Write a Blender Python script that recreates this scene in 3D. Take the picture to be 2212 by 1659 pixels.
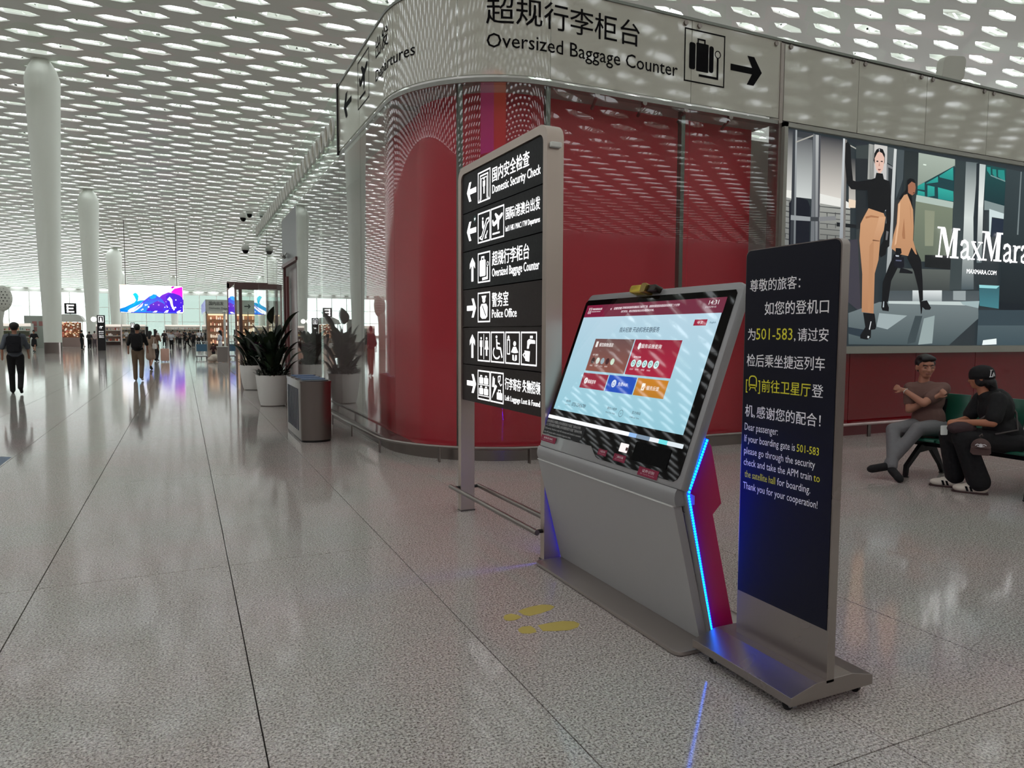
import bpy, bmesh, math, random
import numpy as np
from mathutils import Matrix, Vector, noise
PI = math.pi
random.seed(7)
SC = bpy.context.scene
COL = SC.collection
for ob in list(bpy.data.objects): bpy.data.objects.remove(ob)

# ------------------------------------------------------------------ camera, sky, exposure
CAM_H, F_PX = 1.55, 1540.0
yaw, pitch, roll = math.radians(24.75), math.radians(4.1), math.radians(0.25)
fw = Vector((math.sin(yaw)*math.cos(pitch), math.cos(yaw)*math.cos(pitch), -math.sin(pitch)))
r0 = Vector((math.cos(yaw), -math.sin(yaw), 0)); u0 = r0.cross(fw)
Rv = r0*math.cos(roll)+u0*math.sin(roll); Uv = -r0*math.sin(roll)+u0*math.cos(roll)
cd = bpy.data.cameras.new('camera'); cam = bpy.data.objects.new('camera', cd); COL.objects.link(cam)
M = Matrix.Identity(4)
for i in range(3): M[i][0] = Rv[i]; M[i][1] = Uv[i]; M[i][2] = -fw[i]
M[2][3] = CAM_H
cam.matrix_world = M
cd.sensor_width = 36.0; cd.lens = F_PX/2212*36.0; cd.clip_end = 600; cd.clip_start = 0.05
SC.camera = cam
W = bpy.data.worlds.new('sky'); SC.world = W; W.use_nodes = True
bg = W.node_tree.nodes['Background']; bg.inputs[0].default_value = (0.955, 1.0, 1.03, 1); bg.inputs[1].default_value = 3.9
SC.view_settings.view_transform = 'Standard'; SC.view_settings.look = 'None'
SC.view_settings.gamma = 1.0; SC.view_settings.use_curve_mapping = False
SC.view_settings.exposure = 0.0
cy = SC.cycles
cy.use_denoising = True; cy.max_bounces = 7; cy.diffuse_bounces = 4; cy.glossy_bounces = 4
cy.transparent_max_bounces = 24; cy.transmission_bounces = 4; cy.caustics_reflective = False; cy.caustics_refractive = False
cy.sample_clamp_indirect = 6.0

# ------------------------------------------------------------------ helpers
def lin(c):
    return tuple(((x/255)/12.92 if x/255 <= .04045 else ((x/255+.055)/1.055)**2.4) for x in c)
MATS = {}
def mat(name, rgb, rough=.5, metal=0., emit=0., coat=0., spec=.5, ergb=None, bump=0., bscale=40., aniso=None):
    if name in MATS: return MATS[name]
    m = bpy.data.materials.new(name); m.use_nodes = True
    n = m.node_tree; b = n.nodes['Principled BSDF']
    b.inputs['Base Color'].default_value = (*lin(rgb), 1); b.inputs['Roughness'].default_value = rough
    b.inputs['Metallic'].default_value = metal; b.inputs['Specular IOR Level'].default_value = spec
    b.inputs['Coat Weight'].default_value = coat; b.inputs['Coat Roughness'].default_value = .03
    if emit:
        b.inputs['Emission Color'].default_value = (*lin(ergb or rgb), 1); b.inputs['Emission Strength'].default_value = emit
    tc = n.nodes.new('ShaderNodeTexCoord'); nz = n.nodes.new('ShaderNodeTexNoise')
    mp = n.nodes.new('ShaderNodeMapping')
    n.links.new(tc.outputs['Object'], mp.inputs[0]); n.links.new(mp.outputs[0], nz.inputs[0])
    nz.inputs['Scale'].default_value = bscale; nz.inputs['Detail'].default_value = 3
    if aniso: mp.inputs['Scale'].default_value = aniso
    if not emit:
        mr = n.nodes.new('ShaderNodeMapRange'); mr.inputs[3].default_value = max(.02, rough*.85); mr.inputs[4].default_value = min(1, rough*1.15+.01)
        n.links.new(nz.outputs[0], mr.inputs[0]); n.links.new(mr.outputs[0], b.inputs['Roughness'])
    if bump:
        bp = n.nodes.new('ShaderNodeBump'); bp.inputs['Strength'].default_value = bump; bp.inputs['Distance'].default_value = .01
        n.links.new(nz.outputs[0], bp.inputs['Height']); n.links.new(bp.outputs[0], b.inputs['Normal'])
    MATS[name] = m; return m
def glass(name, tint, f0=.05, rough=.0):
    m = bpy.data.materials.new(name); m.use_nodes = True; n = m.node_tree; n.nodes.clear()
    o = n.nodes.new('ShaderNodeOutputMaterial'); mx = n.nodes.new('ShaderNodeMixShader')
    t = n.nodes.new('ShaderNodeBsdfTransparent'); g = n.nodes.new('ShaderNodeBsdfGlossy')
    t.inputs[0].default_value = (*tint, 1); g.inputs['Roughness'].default_value = rough; g.inputs[0].default_value = (1, 1, 1, 1)
    lw = n.nodes.new('ShaderNodeLayerWeight'); lw.inputs[0].default_value = .5
    p = n.nodes.new('ShaderNodeMath'); p.operation = 'POWER'; p.inputs[1].default_value = 5
    mr = n.nodes.new('ShaderNodeMapRange'); mr.inputs[3].default_value = f0; mr.inputs[4].default_value = 1
    n.links.new(lw.outputs['Facing'], p.inputs[0]); n.links.new(p.outputs[0], mr.inputs[0]); n.links.new(mr.outputs[0], mx.inputs[0])
    n.links.new(t.outputs[0], mx.inputs[1]); n.links.new(g.outputs[0], mx.inputs[2]); n.links.new(mx.outputs[0], o.inputs[0])
    MATS[name] = m; return m
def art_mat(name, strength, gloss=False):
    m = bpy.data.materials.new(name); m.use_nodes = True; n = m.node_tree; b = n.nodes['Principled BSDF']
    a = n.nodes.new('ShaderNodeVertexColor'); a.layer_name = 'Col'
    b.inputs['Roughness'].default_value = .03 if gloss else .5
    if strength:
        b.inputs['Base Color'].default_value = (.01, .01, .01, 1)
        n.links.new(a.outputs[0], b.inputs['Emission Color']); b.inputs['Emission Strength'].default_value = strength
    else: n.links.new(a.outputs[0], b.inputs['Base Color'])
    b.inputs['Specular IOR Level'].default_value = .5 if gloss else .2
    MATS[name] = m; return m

def wm(o):
    m = o.matrix_basis.copy()
    while o.parent: o = o.parent; m = o.matrix_basis @ m
    return m
class Fr:
    def __init__(s, o, u, v, n=None):
        s.o = Vector(o); s.u = Vector(u).normalized(); s.v = Vector(v).normalized(); s.n = Vector(n).normalized() if n else s.u.cross(s.v).normalized()
    def __call__(s, a, b, c=0.): return s.o+s.u*a+s.v*b+s.n*c
    def off(s, a, b, c=0.): return Fr(s(a, b, c), s.u, s.v, s.n)
WORLD = Fr((0, 0, 0), (1, 0, 0), (0, 1, 0), (0, 0, 1))
class MB:
    def __init__(s): s.v = []; s.f = []; s.mi = []; s.c = []; s.m = 0; s.col = (1, 1, 1)
    def add(s, vs, fs, cols=None):
        k = len(s.v); s.v += [tuple(p) for p in vs]; s.f += [tuple(i+k for i in f) for f in fs]; s.mi += [s.m]*len(fs)
        s.c += cols if cols else [s.col]*len(vs)
        return s
    def box(s, a, b, fr=WORLD):
        x0, y0, z0 = a; x1, y1, z1 = b
        P = [fr(x, y, z) for z in (z0, z1) for y in (y0, y1) for x in (x0, x1)]
        return s.add(P, [(0, 2, 3, 1), (4, 5, 7, 6), (0, 1, 5, 4), (2, 6, 7, 3), (0, 4, 6, 2), (1, 3, 7, 5)])
    def prism(s, pts, w0, w1, fr=WORLD):
        n = len(pts)
        a = sum(pts[i][0]*pts[(i+1) % n][1]-pts[(i+1) % n][0]*pts[i][1] for i in range(n))
        if a < 0: pts = pts[::-1]
        if w1 < w0: w0, w1 = w1, w0
        P = [fr(x, y, w0) for x, y in pts]+[fr(x, y, w1) for x, y in pts]
        return s.add(P, [tuple(range(n))[::-1], tuple(range(n, 2*n))]+[(i, (i+1) % n, n+(i+1) % n, n+i) for i in range(n)])
    def poly(s, pts, fr, w=0., c=None, c2=None):
        n = len(pts)
        a = sum(pts[i][0]*pts[(i+1) % n][1]-pts[(i+1) % n][0]*pts[i][1] for i in range(n))
        if a < 0: pts = pts[::-1]
        cols = None
        if c is not None:
            c = lin(c)
            if c2 is None: cols = [c]*n
            else:
                c2 = lin(c2); ys = [p[1] for p in pts]; lo, hi = min(ys), max(ys)
                cols = [tuple(c2[k]+(c[k]-c2[k])*(p[1]-lo)/(hi-lo+1e-9) for k in range(3)) for p in pts]
        return s.add([fr(x, y, w) for x, y in pts], [tuple(range(n))], cols)
    def stroke(s, pts, wd, fr, w=0., closed=False, c=None):
        n = len(pts); L = []; R = []
        for i in range(n):
            a = pts[(i-1) % n] if (i or closed) else pts[i]; b = pts[(i+1) % n] if (i < n-1 or closed) else pts[i]
            p = pts[i]
            d1 = Vector((p[0]-a[0], p[1]-a[1])); d2 = Vector((b[0]-p[0], b[1]-p[1]))
            if d1.length < 1e-9: d1 = d2
            if d2.length < 1e-9: d2 = d1
            d1.normalize(); d2.normalize(); t = d1+d2
            if t.length < 1e-6: t = d1
            t.normalize(); nn = Vector((-t.y, t.x)); k = wd/2/max(.5, nn.dot(Vector((-d1.y, d1.x))))
            L.append((p[0]+nn.x*k, p[1]+nn.y*k)); R.append((p[0]-nn.x*k, p[1]-nn.y*k))
        for i in range(n if closed else n-1):
            j = (i+1) % n; s.poly([R[i], R[j], L[j], L[i]], fr, w, c)
        return s
    def disc(s, cx, cy, r, fr, w=0., n=20, c=None, ry=None):
        return s.poly([(cx+r*math.cos(2*PI*i/n), cy+(ry or r)*math.sin(2*PI*i/n)) for i in range(n)], fr, w, c)
    def ring(s, cx, cy, r, wd, fr, w=0., n=24, c=None):
        return s.stroke([(cx+r*math.cos(2*PI*i/n), cy+r*math.sin(2*PI*i/n)) for i in range(n)], wd, fr, w, True, c)
    def tube(s, pts, r, n=10, cap=True, closed=False):
        pts = [Vector(p) for p in pts]; N = len(pts); k = len(s.v); rr = r if isinstance(r, (list, tuple)) else [r]*N
        up = None; V = []
        for i, p in enumerate(pts):
            a = pts[i-1] if (i or closed) else p; b = pts[(i+1) % N] if (i < N-1 or closed) else p
            d = (b-a).normalized()
            if up is None:
                up = d.orthogonal().normalized()
            up = (up-d*up.dot(d)).normalized(); q = d.cross(up)
            V += [p+(up*math.cos(2*PI*j/n)+q*math.sin(2*PI*j/n))*rr[i] for j in range(n)]
        F = [(i*n+j, i*n+(j+1) % n, ((i+1) % N)*n+(j+1) % n, ((i+1) % N)*n+j) for i in range(N if closed else N-1) for j in range(n)]
        if cap and not closed: F += [tuple(range(n))[::-1], tuple((N-1)*n+j for j in range(n))]
        return s.add(V, F)
    def lathe(s, prof, c, n=32, sx=1., sy=1.):
        V = [(c[0]+r*math.cos(2*PI*j/n)*sx, c[1]+r*math.sin(2*PI*j/n)*sy, c[2]+z) for r, z in prof for j in range(n)]
        F = [(i*n+j, i*n+(j+1) % n, (i+1)*n+(j+1) % n, (i+1)*n+j) for i in range(len(prof)-1) for j in range(n)]
        F += [tuple(range(n))[::-1], tuple((len(prof)-1)*n+j for j in range(n))]
        return s.add(V, F)
    def ball(s, c, r, n=10, m=7, fr=WORLD):
        rx, ry, rz = r if isinstance(r, (tuple, list)) else (r, r, r)
        V = [fr(c[0], c[1], c[2]-rz)]
        for i in range(1, m):
            t = PI*i/m
            V += [fr(c[0]+rx*math.sin(t)*math.cos(2*PI*j/n), c[1]+ry*math.sin(t)*math.sin(2*PI*j/n), c[2]-rz*math.cos(t)) for j in range(n)]
        V.append(fr(c[0], c[1], c[2]+rz))
        F = [(0, 1+(j+1) % n, 1+j) for j in range(n)]
        for i in range(m-2): F += [(1+i*n+j, 1+i*n+(j+1) % n, 1+(i+1)*n+(j+1) % n, 1+(i+1)*n+j) for j in range(n)]
        e = len(V)-1; F += [(e, 1+(m-2)*n+j, 1+(m-2)*n+(j+1) % n) for j in range(n)]
        return s.add(V, F)
    def build(s, name, mats, parent=None, smooth=False, bevel=0., kind=None, label=None, local=False, colors=False):
        me = bpy.data.meshes.new(name)
        V = s.v
        if parent is not None and not local:
            inv = wm(parent).inverted(); V = [tuple(inv @ Vector(p)) for p in V]
        me.from_pydata(V, [], s.f)
        if not isinstance(mats, (list, tuple)): mats = [mats]
        for m in mats: me.materials.append(m)
        if len(mats) > 1: me.polygons.foreach_set('material_index', s.mi)
        if colors:
            a = me.color_attributes.new('Col', 'FLOAT_COLOR', 'POINT')
            a.data.foreach_set('color', [x for c in s.c for x in (c[0], c[1], c[2], 1)])
        if bevel:
            bm = bmesh.new(); bm.from_mesh(me)
            ed = [e for e in bm.edges if len(e.link_faces) == 2 and e.calc_face_angle(0) > .5]
            bmesh.ops.bevel(bm, geom=ed, offset=bevel, segments=2, affect='EDGES', profile=.5, clamp_overlap=True)
            bm.to_mesh(me); bm.free()
        if smooth:
            me.polygons.foreach_set('use_smooth', [True]*len(me.polygons))
            if smooth != 'all':
                try: me.set_sharp_from_angle(angle=math.radians(35))
                except Exception: pass
        me.validate(); me.update()
        o = bpy.data.objects.new(name, me); COL.objects.link(o)
        if parent is not None: o.parent = parent
        if kind: o['kind'] = kind
        if label: o['label'] = label
        return o
def thing(name, label, cat, loc=(0, 0, 0), rz=0, group=None, kind=None):
    o = bpy.data.objects.new(name, None); COL.objects.link(o); o.location = loc; o.rotation_euler = (0, 0, rz)
    o.empty_display_size = .1
    return tag(o, label, cat, group, kind)
def tag(o, label=None, cat=None, group=None, kind=None):
    if label: o['label'] = label
    if cat: o['category'] = cat
    if group: o['group'] = group
    if kind: o['kind'] = kind
    return o
def rrect(x0, y0, x1, y1, r, n=5):
    P = []
    rs = r if isinstance(r, (list, tuple)) else [r]*4   # bl, br, tr, tl
    for (cx, cy, a0, q) in ((x0, y0, PI, rs[0]), (x1, y0, 1.5*PI, rs[1]), (x1, y1, 0, rs[2]), (x0, y1, .5*PI, rs[3])):
        ox = cx+q if cx == x0 else cx-q; oy = cy+q if cy == y0 else cy-q
        if q <= 0: P.append((cx, cy)); continue
        for i in range(n+1):
            a = a0+PI/2*i/n; P.append((ox+q*math.cos(a), oy+q*math.sin(a)))
    return P
TXT = {}
def glyphs(t, bold=0.):
    k = (t, bold)
    if k in TXT: return TXT[k]
    c = bpy.data.curves.new('lettering', 'FONT'); c.body = t; c.size = 1; c.resolution_u = 2; c.offset = bold
    o = bpy.data.objects.new('lettering', c); COL.objects.link(o)
    me = bpy.data.meshes.new_from_object(o)
    V = [tuple(v.co) for v in me.vertices]; F = [tuple(p.vertices) for p in me.polygons]
    bpy.data.objects.remove(o); bpy.data.curves.remove(c); bpy.data.meshes.remove(me)
    TXT[k] = (V, F); return TXT[k]
def text(mb, t, fr, x, y, h, w=None, lift=.0, bold=0., italic=0., c=None, pos=None):
    """lay the word in a box whose baseline starts at x, y; h = size of the em, w = total width (squeezed to fit)"""
    V, F = glyphs(t, bold)
    if not V: return
    if bold > .005:
        for q, (dx, dy) in enumerate(((-bold*.8, 0), (bold*.8, 0), (0, bold*.6))): text(mb, t, fr, x+dx*h, y+dy*h, h, w, lift+q*.00025, 0., italic, c, pos)
        return
    bold = 0.
    x0 = min(v[0] for v in V); x1 = max(v[0] for v in V); sx = h
    if w: sx = w/(x1-x0)
    P = [(x+(v[0]-x0)*sx+italic*v[1]*h, y+v[1]*h) for v in V]
    mb.add([pos(a, b) if pos else fr(a, b, lift) for a, b in P], F, [lin(c)]*len(P) if c else None)

# backlit poster artwork : (colour, colour at the bottom, outline in metres on the wall plane)
POSTER=[((44,52,56),None,[(7.64,4.52),(13.26,4.45),(13.55,1.37),(7.73,1.44)]),
((52,56,62),(215,215,210),[(7.74,4.43),(7.9,4.43),(7.94,3.51),(7.75,3.53)]),
((60,62,68),(205,210,208),[(7.94,4.42),(8.28,4.42),(8.31,3.5),(7.98,3.5)]),
((50,52,58),(225,220,212),[(8.4,4.41),(8.88,4.4),(8.93,3.47),(8.45,3.48)]),
((50,54,58),(200,196,188),[(9.02,4.15),(9.16,4.16),(9.2,3.49),(9.06,3.48)]),
((56,60,64),None,[(7.94,4.34),(8.29,4.33),(8.29,4.4),(7.94,4.42)]),
((235,235,228),None,[(7.74,3.59),(7.94,3.58),(7.94,3.47),(7.73,3.49)]),
((232,232,226),None,[(8.44,3.59),(8.91,3.55),(9.08,3.5),(9.09,3.4),(8.45,3.43)]),
((236,214,190),None,[(9.05,3.56),(9.2,3.55),(9.2,3.44),(9.06,3.43)]),
((150,152,148),(120,122,120),[(7.72,3.49),(7.94,3.47),(7.94,2.82),(7.72,2.81)]),
((158,160,154),(122,124,120),[(8.47,3.45),(9.09,3.42),(9.11,2.97),(8.46,2.93)]),
((70,72,72),None,[(7.71,3.45),(7.93,3.44),(7.93,3.43),(7.71,3.44)]),
((72,74,74),None,[(8.47,3.41),(9.09,3.42),(9.09,3.4),(8.47,3.4)]),
((70,72,72),None,[(7.71,3.37),(7.93,3.36),(7.93,3.35),(7.72,3.36)]),
((72,74,74),None,[(8.47,3.33),(9.09,3.34),(9.09,3.32),(8.47,3.32)]),
((70,72,72),None,[(7.72,3.3),(7.94,3.29),(7.94,3.27),(7.72,3.29)]),
((72,74,74),None,[(8.47,3.25),(9.1,3.25),(9.1,3.24),(8.47,3.24)]),
((70,72,72),None,[(7.72,3.22),(7.94,3.21),(7.94,3.2),(7.72,3.21)]),
((72,74,74),None,[(8.48,3.17),(9.1,3.17),(9.1,3.16),(8.48,3.16)]),
((70,72,72),None,[(7.72,3.14),(7.94,3.13),(7.95,3.12),(7.72,3.13)]),
((72,74,74),None,[(8.48,3.09),(9.11,3.09),(9.11,3.08),(8.48,3.08)]),
((70,72,72),None,[(7.73,3.07),(7.95,3.05),(7.95,3.04),(7.73,3.05)]),
((72,74,74),None,[(8.49,3.01),(9.11,3.01),(9.11,3.0),(8.49,3.0)]),
((70,72,72),None,[(7.73,2.99),(7.95,2.97),(7.95,2.96),(7.73,2.98)]),
((72,74,74),None,[(8.49,2.93),(9.11,2.93),(9.12,2.91),(8.49,2.92)]),
((70,72,72),None,[(7.73,2.91),(7.96,2.9),(7.96,2.88),(7.73,2.9)]),
((72,74,74),None,[(8.49,2.85),(9.12,2.84),(9.12,2.83),(8.49,2.84)]),
((70,72,72),None,[(7.78,3.45),(7.8,3.45),(7.8,3.38),(7.79,3.38)]),
((70,72,72),None,[(7.79,3.29),(7.8,3.29),(7.81,3.23),(7.79,3.23)]),
((70,72,72),None,[(7.8,3.14),(7.81,3.14),(7.81,3.07),(7.8,3.07)]),
((70,72,72),None,[(7.8,2.98),(7.82,2.98),(7.82,2.92),(7.81,2.91)]),
((70,72,72),None,[(7.86,3.45),(7.87,3.45),(7.88,3.39),(7.86,3.39)]),
((70,72,72),None,[(7.87,3.3),(7.88,3.3),(7.88,3.23),(7.87,3.23)]),
((70,72,72),None,[(7.87,3.14),(7.89,3.14),(7.89,3.08),(7.88,3.08)]),
((70,72,72),None,[(7.88,2.99),(7.89,2.99),(7.9,2.92),(7.88,2.92)]),
((72,74,74),None,[(8.6,3.32),(8.62,3.32),(8.62,3.26),(8.61,3.26)]),
((72,74,74),None,[(8.61,3.16),(8.63,3.16),(8.63,3.1),(8.62,3.1)]),
((72,74,74),None,[(8.62,3.0),(8.64,3.0),(8.64,2.94),(8.62,2.94)]),
((72,74,74),None,[(8.77,3.34),(8.79,3.34),(8.79,3.27),(8.78,3.27)]),
((72,74,74),None,[(8.78,3.18),(8.8,3.18),(8.8,3.11),(8.79,3.11)]),
((72,74,74),None,[(8.79,3.01),(8.81,3.01),(8.81,2.95),(8.79,2.95)]),
((72,74,74),None,[(8.95,3.35),(8.96,3.35),(8.96,3.29),(8.95,3.28)]),
((72,74,74),None,[(8.95,3.19),(8.97,3.19),(8.97,3.12),(8.96,3.12)]),
((72,74,74),None,[(8.96,3.02),(8.98,3.02),(8.98,2.96),(8.97,2.96)]),
((16,20,32),None,[(7.87,3.19),(7.86,3.39),(7.91,3.47),(8.07,3.5),(8.22,3.47),(8.27,3.38),(8.28,2.84),(7.88,2.82)]),
((52,56,62),None,[(7.89,4.43),(7.94,4.43),(7.96,2.83),(7.91,2.82)]),
((165,170,172),(110,116,120),[(7.94,4.43),(7.97,4.43),(8.01,2.83),(7.97,2.83)]),
((110,114,118),None,[(8.28,4.42),(8.33,4.41),(8.38,2.87),(8.3,2.86)]),
((175,178,178),(120,124,128),[(8.33,4.41),(8.39,4.41),(8.44,2.89),(8.39,2.89)]),
((70,72,78),None,[(8.39,4.41),(8.43,4.41),(8.47,2.89),(8.44,2.89)]),
((150,155,158),None,[(7.9,3.24),(8.28,3.24),(8.28,3.18),(7.9,3.17)]),
((58,62,66),None,[(8.28,3.24),(8.45,3.25),(8.45,3.19),(8.28,3.18)]),
((128,130,132),None,[(8.45,3.25),(8.78,3.29),(8.8,3.23),(8.45,3.19)]),
((22,26,30),None,[(8.81,3.2),(9.27,3.19),(9.27,3.14),(8.81,3.14)]),
((205,210,212),(150,155,160),[(8.88,4.42),(8.92,4.42),(8.95,2.97),(8.88,2.97)]),
((120,116,112),None,[(8.92,4.41),(8.96,4.41),(9.0,2.97),(8.95,2.97)]),
((170,168,160),None,[(7.95,4.27),(8.28,4.4),(8.28,4.38),(7.95,4.25)]),
((40,46,52),None,[(8.96,4.42),(9.4,4.24),(9.39,4.41),(9.03,4.42)]),
((176,176,168),None,[(8.96,4.36),(9.4,4.25),(9.4,4.23),(8.97,4.34)]),
((58,66,66),(44,52,56),[(9.15,4.34),(9.43,4.39),(9.44,3.41),(9.28,2.06)]),
((34,40,44),None,[(9.15,4.16),(9.41,4.18),(9.45,3.18),(9.22,3.12)]),
((62,60,70),None,[(9.09,2.1),(9.05,2.95),(9.26,2.98),(9.39,1.88),(9.1,2.04)]),
((176,178,172),None,[(9.42,4.4),(9.54,4.4),(9.55,3.89),(9.42,3.88)]),
((110,112,112),None,[(9.43,4.39),(9.44,4.39),(9.46,3.88),(9.45,3.88)]),
((110,112,112),None,[(9.46,4.39),(9.47,4.39),(9.49,3.89),(9.47,3.88)]),
((110,112,112),None,[(9.49,4.4),(9.5,4.4),(9.52,3.89),(9.5,3.89)]),
((110,112,112),None,[(9.51,4.4),(9.53,4.4),(9.54,3.89),(9.53,3.89)]),
((206,204,200),(188,188,190),[(9.54,4.41),(9.82,4.41),(9.85,3.44),(9.57,3.42)]),
((88,96,98),None,[(9.82,4.4),(10.01,4.4),(9.97,4.12),(9.83,4.17)]),
((126,130,132),None,[(9.82,4.15),(9.97,4.11),(9.99,3.0),(9.87,2.99)]),
((40,46,50),None,[(9.86,4.1),(9.95,4.08),(9.97,3.34),(9.9,3.33)]),
((212,216,214),(150,156,158),[(9.97,4.39),(10.03,4.39),(10.01,2.25),(9.9,2.25)]),
((70,80,84),None,[(10.03,4.39),(10.2,4.39),(10.2,3.95),(10.06,3.64)]),
((34,42,44),(50,58,58),[(10.2,4.39),(10.52,4.4),(10.54,3.38),(10.24,3.36)]),
((168,180,168),(140,152,140),[(10.53,4.39),(11.41,4.38),(11.42,4.26),(10.54,3.88)]),
((226,240,226),None,[(10.65,4.23),(10.72,4.23),(10.72,4.21),(10.65,4.21)]),
((20,60,66),None,[(10.54,3.88),(11.41,4.28),(11.42,3.69),(10.51,3.74)]),
((46,170,158),(30,140,134),[(10.54,3.88),(10.7,3.95),(10.71,3.83),(10.54,3.83)]),
((46,170,158),(30,140,134),[(10.74,3.94),(11.01,4.07),(11.02,3.98),(10.74,3.93)]),
((46,170,158),(30,140,134),[(11.04,4.08),(11.37,4.25),(11.39,4.04),(11.05,4.06)]),
((46,170,158),(30,140,134),[(10.55,3.81),(10.71,3.8),(10.72,3.73),(10.54,3.74)]),
((46,170,158),(30,140,134),[(10.77,3.91),(10.94,3.9),(10.95,3.76),(10.78,3.73)]),
((46,170,158),(30,140,134),[(11.02,3.9),(11.4,3.87),(11.42,3.71),(11.04,3.72)]),
((176,192,182),None,[(10.52,3.74),(11.42,3.7),(11.41,3.6),(10.51,3.64)]),
((122,132,112),(98,108,94),[(10.51,3.64),(11.41,3.6),(11.43,2.75),(10.49,2.7)]),
((140,146,124),None,[(10.73,3.52),(10.97,3.52),(10.97,2.97),(10.77,2.96)]),
((22,26,28),None,[(10.78,2.82),(11.42,2.84),(11.42,2.61),(10.79,2.63)]),
((92,98,94),(60,66,66),[(10.02,2.58),(11.42,2.61),(11.44,2.27),(9.94,2.23)]),
((46,58,60),(60,70,72),[(11.41,4.37),(11.68,4.37),(11.75,2.29),(11.42,2.28)]),
((96,108,110),(214,222,218),[(11.68,4.37),(11.98,4.38),(11.94,3.48),(11.7,3.46)]),
((214,222,218),(70,84,90),[(11.7,3.46),(11.94,3.48),(12.04,2.31),(11.72,2.29)]),
((30,40,46),None,[(11.95,4.37),(12.03,4.37),(12.09,2.8),(12.02,2.8)]),
((186,198,196),(236,240,236),[(12.03,4.37),(12.19,4.37),(12.18,3.68),(12.05,3.67)]),
((230,236,232),(90,104,108),[(12.05,3.67),(12.18,3.68),(12.21,2.76),(12.08,2.75)]),
((16,74,74),(12,50,56),[(12.19,4.37),(12.74,4.36),(12.74,3.74),(12.2,3.79)]),
((30,140,132),None,[(12.22,4.34),(12.32,4.34),(12.34,4.2),(12.23,4.28)]),
((30,140,132),None,[(12.37,4.32),(12.47,4.32),(12.5,4.16),(12.38,4.24)]),
((30,140,132),None,[(12.52,4.32),(12.69,4.33),(12.73,4.14),(12.53,4.21)]),
((120,150,148),None,[(12.33,4.22),(12.73,4.16),(12.73,4.14),(12.33,4.2)]),
((130,145,145),None,[(12.2,3.79),(12.74,3.74),(12.74,3.58),(12.34,3.64),(12.21,3.63)]),
((206,222,222),None,[(12.34,3.66),(12.74,3.61),(12.75,3.52),(12.42,3.53),(12.41,3.23),(12.37,3.23)]),
((26,40,58),None,[(12.43,3.51),(12.75,3.51),(12.76,3.21),(12.43,3.21)]),
((48,62,66),(20,30,36),[(12.74,4.36),(13.27,4.35),(13.48,2.09),(12.74,2.07)]),
((120,132,134),None,[(13.14,4.35),(13.17,4.35),(13.17,3.28),(13.13,3.28)]),
((70,80,84),(84,92,96),[(9.94,2.23),(12.19,2.29),(12.19,2.11),(9.97,2.06)]),
((226,232,232),(150,160,162),[(10.52,2.25),(11.23,2.27),(11.24,2.09),(10.53,2.08)]),
((150,160,162),None,[(11.51,2.27),(11.83,2.28),(11.84,2.12),(11.52,2.12)]),
((118,130,132),(70,84,88),[(9.77,2.05),(12.17,2.11),(12.2,1.83),(11.47,1.38),(9.14,1.4),(9.11,1.87)]),
((196,208,206),None,[(9.97,2.07),(11.7,2.1),(11.84,2.04),(9.98,2.03)]),
((158,172,174),None,[(9.78,1.88),(10.42,1.85),(9.98,1.63),(9.73,1.67)]),
((60,72,76),None,[(10.61,1.85),(10.78,1.85),(10.64,1.43),(10.45,1.4),(10.47,1.5)]),
((150,166,166),None,[(10.82,1.81),(11.08,1.86),(11.05,1.41),(10.71,1.39)]),
((44,56,66),None,[(9.12,1.66),(9.49,1.62),(9.46,1.5),(9.13,1.56)]),
((52,96,106),(66,128,138),[(12.17,2.39),(12.72,2.39),(12.73,2.0),(12.21,2.04)]),
((150,216,220),None,[(12.17,2.39),(12.72,2.39),(12.64,2.34),(12.18,2.34)]),
((160,180,182),None,[(11.7,2.1),(12.2,2.12),(12.18,2.0),(11.77,2.05)]),
((16,26,34),None,[(12.73,2.12),(13.48,2.09),(13.51,1.75),(12.76,1.79)]),
((52,68,76),None,[(12.19,1.97),(13.49,1.99),(13.52,1.71),(12.19,1.71)]),
((76,92,98),(60,78,86),[(12.19,1.71),(13.52,1.72),(13.55,1.36),(12.19,1.38)]),
((236,246,246),None,[(12.35,1.46),(12.71,1.49),(12.72,1.39),(12.33,1.38)]),
((12,14,18),None,[(8.92,4.35),(8.92,4.08),(8.97,3.78),(9.07,3.7),(9.4,3.71),(9.45,3.87),(9.18,3.82),(9.1,3.83),(9.05,4.09),(9.02,4.33),(8.96,4.38)]),
((12,14,18),None,[(9.59,3.99),(9.73,3.99),(9.76,3.91),(9.89,3.89),(9.93,3.72),(9.95,3.34),(9.94,2.91),(9.88,2.87),(9.83,2.91),(9.86,3.21),(9.83,3.46),(9.77,3.39),(9.44,3.44),(9.41,3.71),(9.39,3.81),(9.45,3.87),(9.57,3.91)]),
((12,14,18),None,[(9.83,3.25),(9.92,3.25),(9.9,3.0),(9.87,2.78),(9.76,2.73),(9.72,2.77),(9.74,2.9),(9.8,2.99)]),
((110,110,112),None,[(9.86,3.14),(9.91,3.13),(9.89,3.0),(9.85,3.0)]),
((12,14,18),None,[(9.52,4.16),(9.53,4.27),(9.57,4.33),(9.63,4.36),(9.71,4.35),(9.76,4.28),(9.76,4.16),(9.74,4.12),(9.55,4.12)]),
((228,190,174),None,[(9.54,4.2),(9.59,4.28),(9.63,4.31),(9.7,4.29),(9.75,4.23),(9.75,4.16),(9.73,4.05),(9.68,3.99),(9.64,3.99),(9.58,4.04),(9.55,4.12)]),
((120,70,66),None,[(9.62,4.05),(9.69,4.05),(9.66,4.03),(9.63,4.03)]),
((40,30,30),None,[(9.58,4.17),(9.62,4.17),(9.62,4.15),(9.58,4.15)]),
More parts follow.
